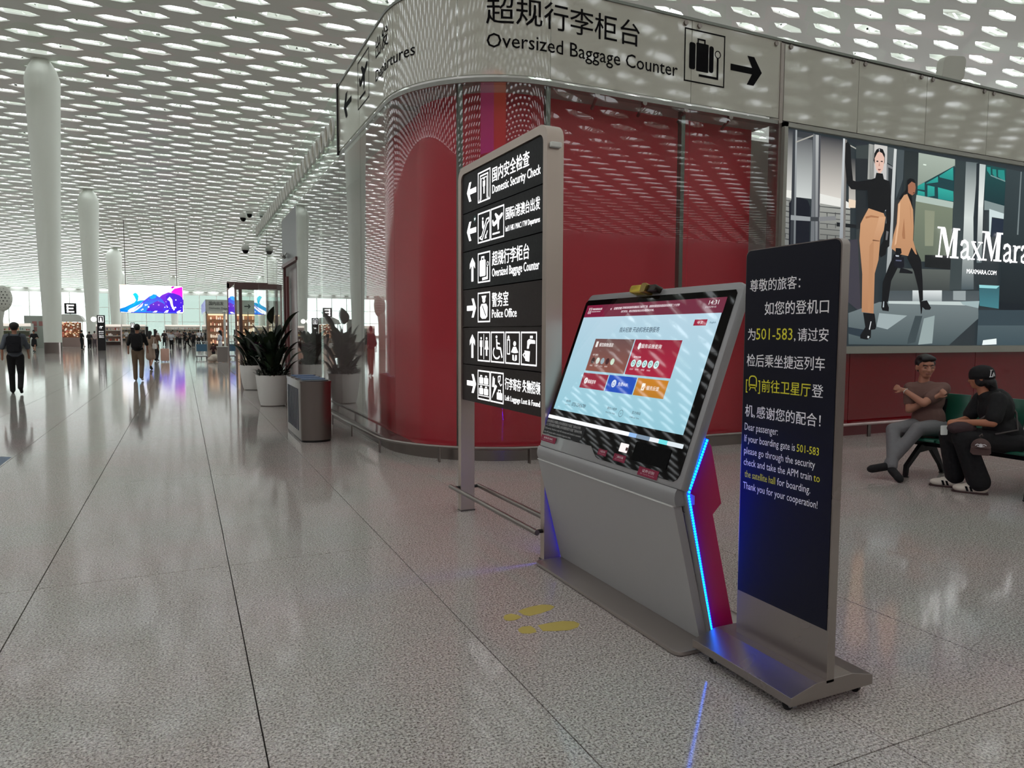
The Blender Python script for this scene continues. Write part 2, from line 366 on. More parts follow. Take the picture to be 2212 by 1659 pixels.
((40,30,30),None,[(9.67,4.17),(9.71,4.18),(9.72,4.16),(9.67,4.16)]),
((190,140,124),None,[(9.64,4.16),(9.66,4.1),(9.63,4.09)]),
((200,200,204),None,[(9.62,4.35),(9.64,4.35),(9.64,4.31),(9.63,4.31)]),
((206,156,116),(180,130,94),[(9.45,3.45),(9.78,3.4),(9.83,3.33),(9.79,3.16),(9.73,2.99),(9.71,2.69),(9.64,2.48),(9.65,1.87),(9.39,1.89),(9.37,2.46),(9.28,2.96),(9.29,3.21),(9.36,3.32)]),
((170,118,82),None,[(9.39,3.32),(9.51,3.35),(9.69,3.34),(9.66,3.32),(9.51,3.32),(9.4,3.29)]),
((186,136,98),None,[(9.5,2.89),(9.59,2.98),(9.6,2.26),(9.56,1.89),(9.52,1.89)]),
((216,168,130),(198,148,110),[(9.69,3.34),(9.83,3.35),(9.8,3.14),(9.72,2.98),(9.57,2.99),(9.63,3.17)]),
((120,80,56),None,[(9.57,2.99),(9.72,2.98),(9.71,2.97),(9.56,2.97)]),
((14,16,20),None,[(9.42,1.88),(9.67,1.87),(9.72,1.67),(9.7,1.63),(9.61,1.62),(9.61,1.5),(9.53,1.47),(9.38,1.49),(9.38,1.54),(9.48,1.66)]),
((210,214,216),None,[(9.59,1.75),(9.61,1.75),(9.58,1.62),(9.56,1.63)]),
((200,204,206),None,[(9.54,1.53),(9.58,1.52),(9.56,1.49),(9.53,1.5)]),
((12,14,18),None,[(10.26,3.79),(10.28,3.94),(10.34,3.98),(10.43,3.97),(10.48,3.92),(10.32,3.86),(10.29,3.75),(10.17,3.65),(10.1,3.63),(10.17,3.72)]),
((160,106,80),None,[(10.3,3.87),(10.38,3.93),(10.46,3.91),(10.48,3.85),(10.47,3.76),(10.41,3.72),(10.31,3.75)]),
((60,26,20),None,[(10.43,3.77),(10.47,3.77),(10.46,3.76),(10.42,3.75)]),
((12,14,18),None,[(10.3,3.76),(10.4,3.71),(10.43,3.5),(10.37,3.58),(10.3,3.66)]),
((12,14,18),None,[(10.35,2.94),(10.52,2.93),(10.68,2.73),(10.74,2.41),(10.77,2.1),(10.69,2.07),(10.64,2.29),(10.52,2.55),(10.36,2.74)]),
((12,14,18),None,[(10.05,2.79),(10.23,2.8),(10.14,2.58),(10.01,2.38),(9.96,2.06),(9.82,2.08),(9.82,2.35),(9.95,2.62)]),
((206,156,116),(190,140,102),[(10.22,3.71),(10.29,3.73),(10.37,3.62),(10.44,3.5),(10.47,3.25),(10.47,3.03),(10.58,2.81),(10.54,2.82),(10.44,2.92),(10.37,2.78),(10.16,2.8),(9.98,2.88),(10.02,3.09),(10.08,3.26),(10.09,3.56)]),
((170,118,82),None,[(10.2,3.48),(10.24,3.36),(10.21,3.1),(10.23,3.04),(10.29,3.04),(10.24,3.36)]),
((170,118,82),None,[(10.35,3.6),(10.38,3.5),(10.42,3.24),(10.37,3.5)]),
((226,180,142),None,[(10.1,3.56),(10.14,3.59),(10.14,3.31),(10.09,2.96),(10.05,2.92),(10.09,3.26)]),
((10,12,16),None,[(10.08,2.89),(10.2,2.89),(10.22,2.82),(10.13,2.75),(10.08,2.79)]),
((18,20,30),None,[(10.05,2.76),(10.28,2.76),(10.29,2.6),(10.21,2.58),(10.05,2.61)]),
((200,206,216),None,[(10.08,2.78),(10.16,2.78),(10.16,2.76),(10.09,2.76)]),
((90,96,120),None,[(10.09,2.71),(10.23,2.71),(10.22,2.69),(10.09,2.69)]),
((14,16,22),None,[(10.21,2.59),(10.37,2.57),(10.49,2.54),(10.49,2.51),(10.18,2.51)]),
((12,14,18),None,[(10.69,2.08),(10.86,2.1),(10.97,1.98),(10.94,1.95),(10.83,1.95),(10.76,1.99),(10.75,1.89),(10.73,1.88),(10.71,1.99)]),
((12,14,18),None,[(9.82,2.08),(9.92,2.07),(9.98,1.97),(9.98,1.91),(9.84,1.92),(9.81,1.97)]),
((180,190,196),None,[(9.85,2.06),(9.87,2.06),(9.87,1.97),(9.84,1.97)])]

# ------------------------------------------------------------------ materials
steel = mat('brushed_steel', (138, 130, 125), .3, .9, bscale=60, aniso=(1, 1, .05))
steel_d = mat('dark_steel', (112, 106, 102), .3, .9, bscale=60)
alu = mat('aluminium_frame', (158, 150, 142), .38, .75)
steel_w = mat('stand_steel', (182, 168, 156), .36, .7, bscale=60, aniso=(1, 1, .05))
steel_n = mat('notice_steel', (150, 141, 136), .28, .9, bscale=3)
alu_l = mat('light_aluminium', (176, 172, 164), .4, .35)
white_p = mat('white_paint', (214, 218, 210), .5)
ceil_w = mat('ceiling_white', (205, 207, 200), .45)
ceil_a = mat('ceiling_tint_a', (198, 205, 193), .4)
ceil_b = mat('ceiling_tint_b', (207, 203, 197), .4)
black_v = mat('black_vinyl', (14, 14, 16), .8, spec=.1)
black_g = mat('black_gloss', (6, 6, 8), .02, spec=.2)
dark_m = mat('dark_metal', (26, 25, 25), .4, .3)
red_w = mat('red_wall', (226, 62, 78), .35, spec=.4)
red_g = mat('red_glass_panel', (112, 14, 22), .06, coat=.5)
band_m = mat('white_back_painted_glass', (196, 198, 184), .04, coat=.6, bscale=2)
soffit_m = mat('soffit_white', (190, 190, 184), .6)
grey_in = mat('interior_grey', (150, 142, 138), .6)
pink_m = mat('magenta_panel', (166, 8, 62), .32)
case_m = mat('silver_grey_lacquer', (150, 150, 150), .34, .1, coat=.15)
rubber = mat('black_rubber', (20, 20, 20), .7)
G = glass('clear_glass', (.90, .95, .92), .05)
G2 = glass('wall_glass', (.90, .92, .91), .028)
GT = glass('tinted_glass', (.42, .47, .44), .05)
art_e = art_mat('backlit_print', 1.0)
art_s = art_mat('screen_picture', .95, True)
art_d = art_mat('flat_print', 0)
lit_w = mat('lit_lettering', (255, 255, 255), .5, emit=1.15)

def floor_mat():
    m = bpy.data.materials.new('polished_granite'); m.use_nodes = True; n = m.node_tree; b = n.nodes['Principled BSDF']
    g = n.nodes.new('ShaderNodeNewGeometry')
    a = n.nodes.new('ShaderNodeTexNoise'); a.inputs['Scale'].default_value = 98; a.inputs['Detail'].default_value = 2; a.inputs['Roughness'].default_value = .7
    v = n.nodes.new('ShaderNodeTexVoronoi'); v.inputs['Scale'].default_value = 95
    c = n.nodes.new('ShaderNodeTexNoise'); c.inputs['Scale'].default_value = .7; c.inputs['Detail'].default_value = 2
    for x in (a, v, c): n.links.new(g.outputs['Position'], x.inputs['Vector'])
    r = n.nodes.new('ShaderNodeValToRGB'); e = r.color_ramp.elements
    e[0].position = .34; e[0].color = (*lin((98, 90, 88)), 1); e[1].position = .66; e[1].color = (*lin((222, 214, 210)), 1)
    k = e.new(.46); k.color = (*lin((172, 163, 159)), 1)
    n.links.new(a.outputs[0], r.inputs[0])
    mx = n.nodes.new('ShaderNodeMixRGB'); mx.blend_type = 'MULTIPLY'; mx.inputs[0].default_value = .38
    n.links.new(r.outputs[0], mx.inputs[1]); n.links.new(v.outputs['Color'], mx.inputs[2])
    hs = n.nodes.new('ShaderNodeHueSaturation'); hs.inputs['Saturation'].default_value = .1; n.links.new(v.outputs['Color'], hs.inputs['Color']); n.links.new(hs.outputs[0], mx.inputs[2])
    r2 = n.nodes.new('ShaderNodeValToRGB'); e = r2.color_ramp.elements
    e[0].position = .35; e[0].color = (.93, 1.0, .96, 1); e[1].position = .65; e[1].color = (1.0, .95, .94, 1)
    n.links.new(c.outputs[0], r2.inputs[0])
    m2 = n.nodes.new('ShaderNodeMixRGB'); m2.blend_type = 'MULTIPLY'; m2.inputs[0].default_value = 1
    n.links.new(mx.outputs[0], m2.inputs[1]); n.links.new(r2.outputs[0], m2.inputs[2]); n.links.new(m2.outputs[0], b.inputs['Base Color'])
    b.inputs['Roughness'].default_value = .085; b.inputs['IOR'].default_value = 1.38
    return m
granite = floor_mat()

# ------------------------------------------------------------------ floor
TS = 1.083; TX, TY = 0.24, 5.0
LONG_GAP, FAINT_GAP = .0055, .0018
sub = MB().box((-62, -75, -.3), (112, 200, -.012)).build('floor', mat('joint_grout', (52, 48, 46), .8), kind='structure')
def tile_mesh(gx, gy0, gy1):
    mb = MB(); z0 = -.012; e = .0012
    a, b, c, d = gx/2, TS-gx/2, gy0, TS-gy1
    P = [(a, c, z0), (b, c, z0), (b, d, z0), (a, d, z0), (a, c, -e), (b, c, -e), (b, d, -e), (a, d, -e), (a+e, c+e, 0), (b-e, c+e, 0), (b-e, d-e, 0), (a+e, d-e, 0)]
    return P, [(0, 1, 5, 4), (1, 2, 6, 5), (2, 3, 7, 6), (3, 0, 4, 7), (4, 5, 9, 8), (5, 6, 10, 9), (6, 7, 11, 10), (7, 4, 8, 11), (8, 9, 10, 11)]
TM = {}
cells = []
for i in range(-24, 26):
    for j in range(-6, 50):
        x = TX+i*TS; y = TY+j*TS
        if not(-26 < x < 27 and -2 < y < 56): continue
        cx, cy2 = x+TS/2, y+TS/2
        z = fw.x*cx+fw.y*cy2
        u = (cx*r0.x+cy2*r0.y)/max(z, .01)
        vis = z > .9 and abs(u) < .95 and not (cx > 2.6 and cy2 > 8.6)
        cells.append((not vis, cx*cx+cy2*cy2, i, j, x, y))
cells.sort()
rest = MB()
for q, (nv, d2, i, j, x, y) in enumerate(cells):
    kind = (j % 3 == 0, (j+1) % 3 == 0)
    P, Fc = tile_mesh(LONG_GAP, (LONG_GAP if kind[0] else FAINT_GAP)/2, (LONG_GAP if kind[1] else FAINT_GAP)/2)
    if q < 300:
        if kind not in TM:
            mb = MB(); mb.add(P, Fc); o = mb.build('floor_tile', granite, sub, local=True); TM[kind] = o
        else:
            o = TM[kind].copy(); COL.objects.link(o); o.parent = sub
        o.location = (x, y, 0)
    else: rest.add([(p[0]+x, p[1]+y, p[2]) for p in P], Fc)
x0, x1 = min(c[4] for c in cells), max(c[4] for c in cells)+TS; y0, y1 = min(c[5] for c in cells), max(c[5] for c in cells)+TS
for a, b in (((-62, y0, -.012), (x0, y1, 0)), ((x1, y0, -.012), (112, y1, 0)), ((-62, -75, -.012), (112, y0, 0)), ((-62, y1, -.012), (112, 200, 0))): rest.box(a, b)
rest.build('floor_paving', granite, sub, kind='stuff')

# ------------------------------------------------------------------ ceiling : folded white skin with elongated hexagonal openings
def sstep(a, b, x): t = min(1, max(0, (x-a)/(b-a))); return t*t*(3-2*t)
PZ = [(-90, 19.5), (0, 20), (52, 20), (68, 19.4), (100, 18.6), (140, 16.2), (170, 13.6), (200, 11.2)]
def zc(x, y):
    for (a, za), (b, zb) in zip(PZ, PZ[1:]):
        if y <= b: zl = za+(zb-za)*max(0, (y-a)/(b-a)); break
    else: zl = PZ[-1][1]
    zr = 20-.09*(x-38)+.09*(y-30); zr = min(23, max(15.5, zr))
    s = sstep(10, 26, x)*(1-sstep(70, 110, y))
    return zl*(1-s)+zr*s
LX, LY = 3.46, 2.95
CELL = [(1.494, 0), (.236, 1.475), (-.236, 1.475), (-1.494, 0), (-.236, -1.475), (.236, -1.475)]
HOLE = [(1.17, 0), (.60, .375), (-.60, .375), (-1.17, 0), (-.60, -.375), (.60, -.375)]
ceil = thing('ceiling', None, None, kind='structure')
LAT = []
for i in range(-18, 30):
    for j in range(-41, 52):
        for h in (0, 1):
            cx = .38+i*LX+h*LX/2; cy_ = 46.54+j*LY+h*LY/2
            if not (-58 < cx < 100 and -70 < cy_ < 196): continue
            d = fw.x*cx+fw.y*cy_; vis = 0
            if d > 3:
                px = 1106+F_PX*(cx*r0.x+cy_*r0.y)/d; z = zc(cx, cy_); py = 830-F_PX*((z-1.55)/d-.0717)
                vis = -60 < px < 2270 and -60 < py < 700 and not (cx > 4 and cy_ > 8 and py > -10 and cx/cy_ < 1.05*(.31+max(0, (px-840))/2600.) and py > (px-840)*.16)
            LAT.append((not vis, cx*cx+cy_*cy_, cx, cy_))
LAT.sort()
def cell_geo(cx, cy_):
    out = [(cx+x, cy_+y, zc(cx+x, cy_+y)) for x, y in CELL]
    inn = [(cx+x, cy_+y, zc(cx+x, cy_+y)-.0) for x, y in HOLE]
    up = [(p[0], p[1], p[2]+.09) for p in inn]
    return out+inn+up, [(i, 6+i, 6+(i+1) % 6, (i+1) % 6) for i in range(6)]+[(6+i, 12+i, 12+(i+1) % 6, 6+(i+1) % 6) for i in range(6)]
rest = MB(); near = {}
for q, (nv, d2, cx, cy_) in enumerate(LAT):
    V, Fc = cell_geo(cx, cy_)
    k = random.choice((0, 0, 0, 1, 2))
    if q < 300:
        mb = MB(); mb.add(V, Fc); o = mb.build('ceiling_panel', (ceil_w, ceil_a, ceil_b)[k], ceil)
    else: rest.m = k; rest.add(V, Fc)
rest.build('ceiling_skin', [ceil_w, ceil_a, ceil_b], ceil, kind='stuff')
# steel space frame and roof above the skin, seen through the openings
tr = MB()
def bar(a, b, r):
    a = Vector(a); b = Vector(b); d = (b-a).normalized(); u = d.orthogonal().normalized()*r; w = d.cross(u).normalized()*r
    P = [a+u, a+w, a-u, a-w, b+u, b+w, b-u, b-w]
    tr.add(P, [(0, 1, 5, 4), (1, 2, 6, 5), (2, 3, 7, 6), (3, 0, 4, 7)])
for q, (nv, d2, cx, cy_) in enumerate(LAT):
    if d2 > 130**2 or cx < -28 or cx > 75 or cy_ < -40: continue
    z = zc(cx, cy_)
    for k in range(3):
        a = (cx+random.uniform(-1.4, 1.4), cy_+random.uniform(.2, 2.6), z+.5+random.random()*.4)
        b = (cx+random.uniform(-1.6, 1.6), cy_+random.uniform(1.5, 4.5), z+1.6+random.random()*.6)
        bar(a, b, random.choice((.05, .08, .13)))
    if random.random() < .85:
        w, l = random.uniform(.5, 1.5), random.uniform(.6, 1.4); ax = cx+random.uniform(-1, 1); ay = cy_+random.uniform(2.5, 6)
        zz = z+2.3
        tr.add([(ax-w, ay-l, zz), (ax+w, ay-l*.7, zz+.1), (ax+w*.8, ay+l, zz), (ax-w*.9, ay+l*.8, zz-.1)], [(0, 1, 2, 3)])
tr.build('roof_truss', mat('truss_white', (225, 228, 222), .6), ceil, kind='stuff')

# ------------------------------------------------------------------ outer walls of the hall with their glazing
def hall_wall(name, p0, p1, zt, zg0, zg1, step):
    p0 = Vector(p0); p1 = Vector(p1); L = (p1-p0).length; fr = Fr((*p0, 0), (*(p1-p0), 0), (0, 0, 1))
    w = MB().box((0, zg1, -.2), (L, zt, .2), fr).box((0, 0, -.2), (L, zg0, .2), fr)
    wl = w.build(name, white_p if 'far' in name else mat('hall_wall_grey', (112, 100, 98), .6), kind='structure')
    n = int(L/step)
    if step > 50: return wl
    fm = MB()
    for i in range(n+1): fm.box((i*L/n-.09, zg0, -.1), (i*L/n+.09, zg1, .1), fr)
    k = 3
    for i in range(1, k): z = zg0+(zg1-zg0)*i/k; fm.box((0, z-.06, -.08), (L, z+.06, .08), fr)
    fm.build('mullion', white_p, wl, kind='stuff')
    for i in range(n): MB().box((i*L/n+.09, zg0, -.02), ((i+1)*L/n-.09, zg1, .02), fr).build('pane', G if i*L/n < 38 or 'far' not in name else GT, wl)
    return wl
hall_wall('wall_far', (-60, 197), (60, 197), 14, .6, 10.6, 4)
hall_wall('wall_left_outer', (-58, -72), (-58, 197), 20, 9, 9, 90)
hall_wall('wall_back', (-60, -72), (112, -72), 21, 10, 10, 90)
hall_wall('wall_right_outer', (108, -72), (108, 60), 20, 10, 10, 90)


# ------------------------------------------------------------------ glazed building : curved corner between the long side and the front
ACX, ACY, AR = 4.05, 9.32, 1.6
def wpos(s, off=0.):
    """point on the glass line; s runs along the front (s > 0), round the corner and back along the long side; off = distance outwards"""
    if s >= 0: return Vector((ACX+s, ACY-AR-off, 0))
    L = AR*PI/2
    if s > -L:
        th = 1.5*PI+s/AR; return Vector((ACX+(AR+off)*math.cos(th), ACY+(AR+off)*math.sin(th), 0))
    return Vector((ACX-AR-off, ACY-(s+L), 0))
def wall_strip(s0, s1, z0, z1, o0, o1, mb=None, step=.12):
    mb = mb or MB(); L = AR*PI/2
    cuts = [s0, s1]+[c for c in (0, -L) if s0 < c < s1]
    k = s0
    while k < s1:
        if -L < k < 0 and s0 < k: cuts.append(k)
        k += step
    cuts = sorted(set(cuts)); P = []
    for s in cuts:
        a, b = wpos(s, o0), wpos(s, o1)
        P += [(a.x, a.y, z0), (b.x, b.y, z0), (b.x, b.y, z1), (a.x, a.y, z1)]
    n = len(cuts); Fc = [(0, 1, 2, 3), tuple(4*(n-1)+k for k in (3, 2, 1, 0))]
    for i in range(n-1):
        a = 4*i; b = a+4
        Fc += [(a, b, b+1, a+1), (a+1, b+1, b+2, a+2), (a+2, b+2, b+3, a+3), (a+3, b+3, b, a)]
    return mb.add(P, Fc)
def ys(y): return -(AR*PI/2)-(y-ACY)          # arc length of a point of the long side
def xs(x): return x-ACX
GAP = .008
seams_low = [ys(28.3), ys(26.6), ys(25.0), ys(23.5), ys(22.0), ys(19.88)], [ys(17.28), ys(15.71), ys(14.1), ys(12.27), ys(10.70), ys(9.04)+.05, -1.13, -.01, xs(6.11), xs(7.66)]
front = thing('wall_front', None, None, kind='structure')
side = thing('wall_side', None, None, kind='structure')
for grp in seams_low:
    for a, b in zip(grp, grp[1:]):
        par = side if b < -2 else front
        wall_strip(a+GAP, b-GAP, .13, 4.47, -.006, .006).build('glass_panel', G2, par, smooth=True)
wall_strip(ys(19.88), ys(17.28), 3.3, 4.47, -.03, .0).build('grey_panel', mat('grey_panel', (112, 116, 116), .35), side)
band_seams = [ys(12.27), ys(10.70), ys(9.04)+.05, -1.13, -.01, 2.06, xs(7.66)]
for a, b in zip(band_seams, band_seams[1:]):
    wall_strip(a+.005, b-.005, 4.56, 5.60, -.02, .006).build('band_panel', band_m, side if b < -2 else front, smooth=True)
bx = [7.72, 9.19, 10.7, 12.23, 13.75, 15.3, 16.8]
for a, b in zip(bx, bx[1:]): wall_strip(xs(a)+.005, xs(b)-.005, 4.54, 5.58, -.02, .006).build('band_panel', band_m, front)
bs = [ys(y) for y in (28.3, 26.6, 25.0, 23.5, 22.0, 20.4, 18.85, 17.28, 15.71, 14.1, 12.27)]
for a, b in zip(bs, bs[1:]): wall_strip(a+.008, b-.008, 4.50, 5.62, -.006, .006).build('glass_parapet', G, side)
# rails, plinth, soffit and the inner walls
rail_s = mat('edge_rail', (120, 124, 116), .35, .6)
wall_strip(ys(12.27), xs(16.8), 5.60, 5.635, -.04, .02).build('top_rail', rail_s, front, smooth=True)
wall_strip(ys(12.27), xs(7.66), 4.48, 4.53, -.12, .0).build('band_ledge', mat('ledge_grey', (150, 154, 146), .5), front, smooth=True)
wall_strip(xs(7.66), xs(16.8), 4.50, 4.53, -.10, .0).build('shadow_gap', dark_m, front)
wall_strip(ys(28.3), xs(7.66), .0, .13, -.03, .012).build('baseboard_building', steel, kind='structure', smooth=True)
wall_strip(ys(28.3), ys(9.2), 4.43, 4.50, -.9, -.02).build('roof_edge', soffit_m, side)
sf = MB()
wall_strip(ys(28.3), xs(7.66), 4.50, 4.53, -.95, -.12, sf); sf.build('soffit', soffit_m, front)
wall_strip(xs(7.66), xs(16.8), 5.58, 5.60, -.9, -.02).build('roof_slab', soffit_m, front)
wall_strip(ys(12.3), xs(7.58), .0, 4.50, -.60, -.45).build('red_inner_wall', red_w, front, smooth=True)
wall_strip(ys(17.4), ys(12.3), .0, 4.43, -.72, -.6).build('inner_wall', mat('inner_mauve', (132, 108, 108), .5), side)
wall_strip(ys(28.3), ys(19.7), .0, 4.43, -.95, -.8).build('inner_wall', grey_in, side)
wall_strip(xs(7.58), xs(9.2), .0, 4.50, -.9, -.85).build('grey_return', mat('return_grey', (214, 214, 206), .5), front)
wall_strip(ys(28.3), xs(7.9), .0, .02, -.95, -.02).build('inner_floor', mat('inner_floor', (120, 104, 102), .2), front)
for s in (2.06,): 
    MB().box((ACX+s-.03, 7.85, .1), (ACX+s+.03, 7.93, 4.5)).build('inner_post', rail_s, front)
for s in (-1.13, -.01):
    a = wpos(s, -.07); MB().box((a.x-.03, a.y-.03, .1), (a.x+.03, a.y+.03, 4.48)).build('inner_post', rail_s, front)
MB().box((2.42, 12.24, 4.5), (2.47, 12.30, 5.66)).build('end_post', dark_m, side)
MB().box((7.64, 7.70, 0), (7.70, 7.80, 5.58)).build('corner_post', alu, front)
MB().box((7.44, 7.735, 4.56), (7.56, 7.75, 5.6)).build('inner_post', grey_in, front)
# clamps under the band and along its top edge
for s in (.65, 1.35, 2.0, 2.75):
    a, b = wpos(s, -.01), wpos(s, -.3); MB().tube([(a.x, a.y, 4.47), (b.x+.1, b.y, 4.40)], .022, 8).tube([(a.x, a.y-.01, 4.47), (a.x, a.y+.03, 4.468)], .035, 10).build('glass_clamp', steel, front, smooth=True)
for x in (6.0, 6.22, 7.55, 7.82, 9.05, 9.3, 10.55, 10.82, 12.1, 12.35):
    MB().tube([(x, 7.70, 5.55), (x+.02, 7.95, 5.49)], .02, 8).tube([(x, 7.69, 5.55), (x, 7.72, 5.55)], .032, 10).build('glass_clamp', steel, front, smooth=True)
# solid lower wall under the light box
MB().box((7.70, 7.74, 0), (17, 7.95, 5.56)).build('backing_wall', grey_in, front)
for a, b in ((7.71, 9.2), (9.21, 10.7), (10.71, 12.2), (12.21, 13.7), (13.71, 15.2)):
    MB().box((a, 7.70, .18), (b, 7.735, 1.30)).build('red_panel', red_g, front)
MB().box((7.70, 7.71, 0), (16, 7.74, .17)).build('plinth', mat('plinth_maroon', (96, 40, 44), .4), front)
# door recess in the long side
d1 = MB().box((2.46, 17.3, 0), (2.52, 17.38, 3.3)).box((2.46, 19.78, 0), (2.52, 19.86, 3.3)).box((2.42, 17.3, 3.22), (2.52, 19.86, 3.3)).build('door_1', mat('door_frame_maroon', (96, 62, 60), .4), kind='structure')
MB().box((2.62, 18.6, .02), (2.68, 19.86, 3.2)).build('door_leaf', mat('door_leaf_pale', (168, 156, 154), .35), d1)
MB().box((2.50, 19.55, .02), (2.56, 19.86, 3.0)).build('door_leaf', mat('door_leaf_maroon', (110, 66, 66), .4), d1)
MB().box((3.6, 17.2, 0), (3.7, 20, 3.3)).build('inner_wall', white_p, d1)
# vinyl lettering on the band : bent round the corner
def bp(off=.009):
    def f(s, z):
        p = wpos(s, off); return Vector((p.x, p.y, z))
    return f
class BFr(Fr):
    def __init__(s, off=.009): s.off_ = off
    def __call__(s, a, b, c=0.): p = wpos(a, s.off_+c); return Vector((p.x, p.y, b))
B = BFr()
for t, s0, z, h, w in (('超规行李柜台', -.785, 5.155, .335, 2.03), ('Oversized Baggage Counter', -.78, 4.862, .235, 2.62), ('出发', -2.90, 5.21, .28, .60), ('Departures', -2.91, 4.90, .21, 1.19)):
    mb = MB(); V, Fc = glyphs(t, .006)
    text(mb, t, B, s0, z, h, w, bold=.006 if t[0] in '超出' else .004); mb.build('band_lettering', black_v, front)
pk = MB()
pk.stroke([(1.95, 4.835), (2.6, 4.835), (2.6, 5.49), (1.95, 5.49)], .018, B, closed=True)
pk.poly(rrect(2.02, 4.99, 2.12, 5.33, .03, 3), B); pk.poly(rrect(2.135, 4.98, 2.335, 5.34, .01, 2), B); pk.poly(rrect(2.345, 4.99, 2.42, 5.33, .03, 3), B)
pk.stroke([(2.16, 5.33), (2.16, 5.385), (2.27, 5.385), (2.27, 5.33)], .022, B)
pk.ring(2.49, 5.24, .045, .012, B); pk.stroke([(2.49, 5.19), (2.49, 4.93), (2.18, 4.93)], .03, B)
pk.build('band_pictogram', black_v, front)
def arrow(mb, cx, cy_, L, fr, ang=0, wd=None, hh=None, w=0., c=None):
    wd = wd or L*.2; hh = hh or L*.34
    P = [(-L/2, -wd/2), (L*.18, -wd/2), (L*.02, -hh), (L*.24, -hh), (L/2, 0), (L*.24, hh), (L*.02, hh), (L*.18, wd/2), (-L/2, wd/2)]
    ca, sa = math.cos(ang), math.sin(ang)
    mb.poly([(cx+x*ca-y*sa, cy_+x*sa+y*ca) for x, y in P], fr, w, c)
mb = MB(); arrow(mb, 2.985, 5.12, .55, B, 0, .085, .19); mb.build('band_arrow', black_v, front)
mb = MB(); arrow(mb, -4.70, 5.13, .56, B, PI, .085, .19); mb.build('band_arrow', black_v, front)
pl = MB(); pl.stroke([(-3.97, 4.83), (-3.29, 4.83), (-3.29, 5.49), (-3.97, 5.49)], .018, B, closed=True)
def plane_icon(mb, cx, cy_, s, fr, w=0., c=None):
    P = [(-.42, -.02), (-.30, -.02), (-.2, -.1), (.05, .0), (-.12, .3), (-.02, .3), (.22, .07), (.40, .15), (.45, .22), (.40, .26), (.3, .24), (-.2, .0), (-.3, .06), (-.38, .14), (-.44, .12)]
    P = [(-.44, .1), (-.36, .13), (-.27, .02), (-.06, .1), (-.22, .3), (-.12, .33), (.14, .18), (.34, .27), (.45, .26), (.44, .18), (.3, .1), (.16, .04), (.12, -.25), (.04, -.29), (.0, -.03), (-.26, -.12), (-.38, -.08)]
    mb.poly([(cx+x*s, cy_+y*s) for x, y in P], fr, w, c); mb.poly([(cx-.4*s, cy_-.4*s), (cx+.2*s, cy_-.4*s), (cx+.2*s, cy_-.34*s), (cx-.4*s, cy_-.34*s)], fr, w, c)
plane_icon(pl, -3.63, 5.18, .6, B); pl.build('band_pictogram', black_v, front)

# foot rail along the glass
rl = thing('foot_rail', 'low stainless tube rail curving along the foot of the red glazed building', 'rail', (2.2, 9.2, 0))
P = []
s = ys(14.2)
while s < xs(7.3):
    p = wpos(s, .2); P.append((p.x, p.y, .185)); s += .12 if -2.6 < s < 0 else .5
MB().tube(P, .02, 12).build('tube', steel, rl, smooth=True)
for s in (ys(13.6), ys(12.1), ys(10.6), ys(9.1)+.05, -1.28, -.3, .8, 2.0, 3.2):
    p = wpos(s, .2); MB().box((p.x-.008, p.y-.03, 0), (p.x+.008, p.y+.03, .18)).build('post', steel, rl)
rl2 = thing('foot_rail', 'low pale tube rail on the red wall below the light box advertisement', 'rail', (9, 7.5, 0))
MB().tube([(7.75, 7.52, .20), (16, 7.52, .20)], .022, 12).build('tube', mat('rail_satin', (190, 170, 168), .35, .5), rl2, smooth=True)
for x in (9.46, 11, 12.6): MB().box((x-.03, 7.51, 0), (x+.03, 7.53, .19)).build('post', steel_d, rl2)

# parapet discs, cameras, roof fixture
for i in range(30):
    y = 12.58+i*.47
    o = thing('downlight_disc', None, 'light', (2.40, y, 5.0), group='row of pale round discs along the roof edge')
    o['label'] = 'pale round disc in the row along the glass parapet of the long side' if 0 < i < 29 else ('nearest, largest disc of the row along the glass parapet', 'last and smallest disc of the row, beside the dome cameras')[i > 0]
    mb = MB(); f = Fr((2.40, y, 5.0), (0, -1, .0), (0, .0, 1)); n = 20
    mb.tube([f(.15*math.cos(2*PI*k/n), .17*math.sin(2*PI*k/n)) for k in range(n)], .03, 6, closed=True)
    mb.build('rim', white_p, o, smooth=True)
    MB().disc(0, 0, .15, f, -.02, 16, ry=.17).build('face', mat('disc_cream', (214, 206, 176), .5), o)
def dome_cam(x, y, z, lab):
    o = thing('dome_camera', lab, 'camera', (x, y, z))
    MB().lathe([(.05, .17), (.11, .16), (.13, .12), (.13, .02), (.12, 0)], (x, y, z), 20).build('housing', white_p, o, smooth=True)
    MB().ball((x, y, z), (.105, .105, .12), 16, 10).build('dome', black_g, o, smooth='all')
    MB().tube([(x, y, z+.16), (x, y, z+.24), (2.5, y+.05, z+.30)], .025, 8).build('bracket', white_p, o, smooth=True)
dome_cam(2.0, 26.6, 5.47, 'white dome camera hanging at the left end of the bracket beyond the roof edge')
dome_cam(2.23, 26.9, 5.66, 'white dome camera, upper one of the pair at the far roof edge')
dome_cam(2.05, 26.6, 4.37, 'lower white dome camera under the pair at the far building end')
o = thing('wall_camera', 'small white bullet camera above the far side door', 'camera', (2.44, 18.9, 3.45))
MB().tube([(2.30, 18.8, 3.47), (2.40, 19.05, 3.44)], .04, 10).build('barrel', white_p, o, smooth=True)
MB().tube([(2.44, 19.0, 3.55), (2.38, 19.0, 3.46)], .02, 8).build('bracket', white_p, o)
o = thing('roof_speaker', 'pale rounded flat box standing on the building roof above the band', 'speaker', (11.9, 8.2, 5.62))
f = Fr((11.55, 8.2, 5.75), (1, -.1, .1), (.12, 0, 1)); MB().prism(rrect(0, 0, .5, .42, .1), 0, .14, f).build('housing', mat('box_cream', (188, 190, 178), .5), o, bevel=.01)
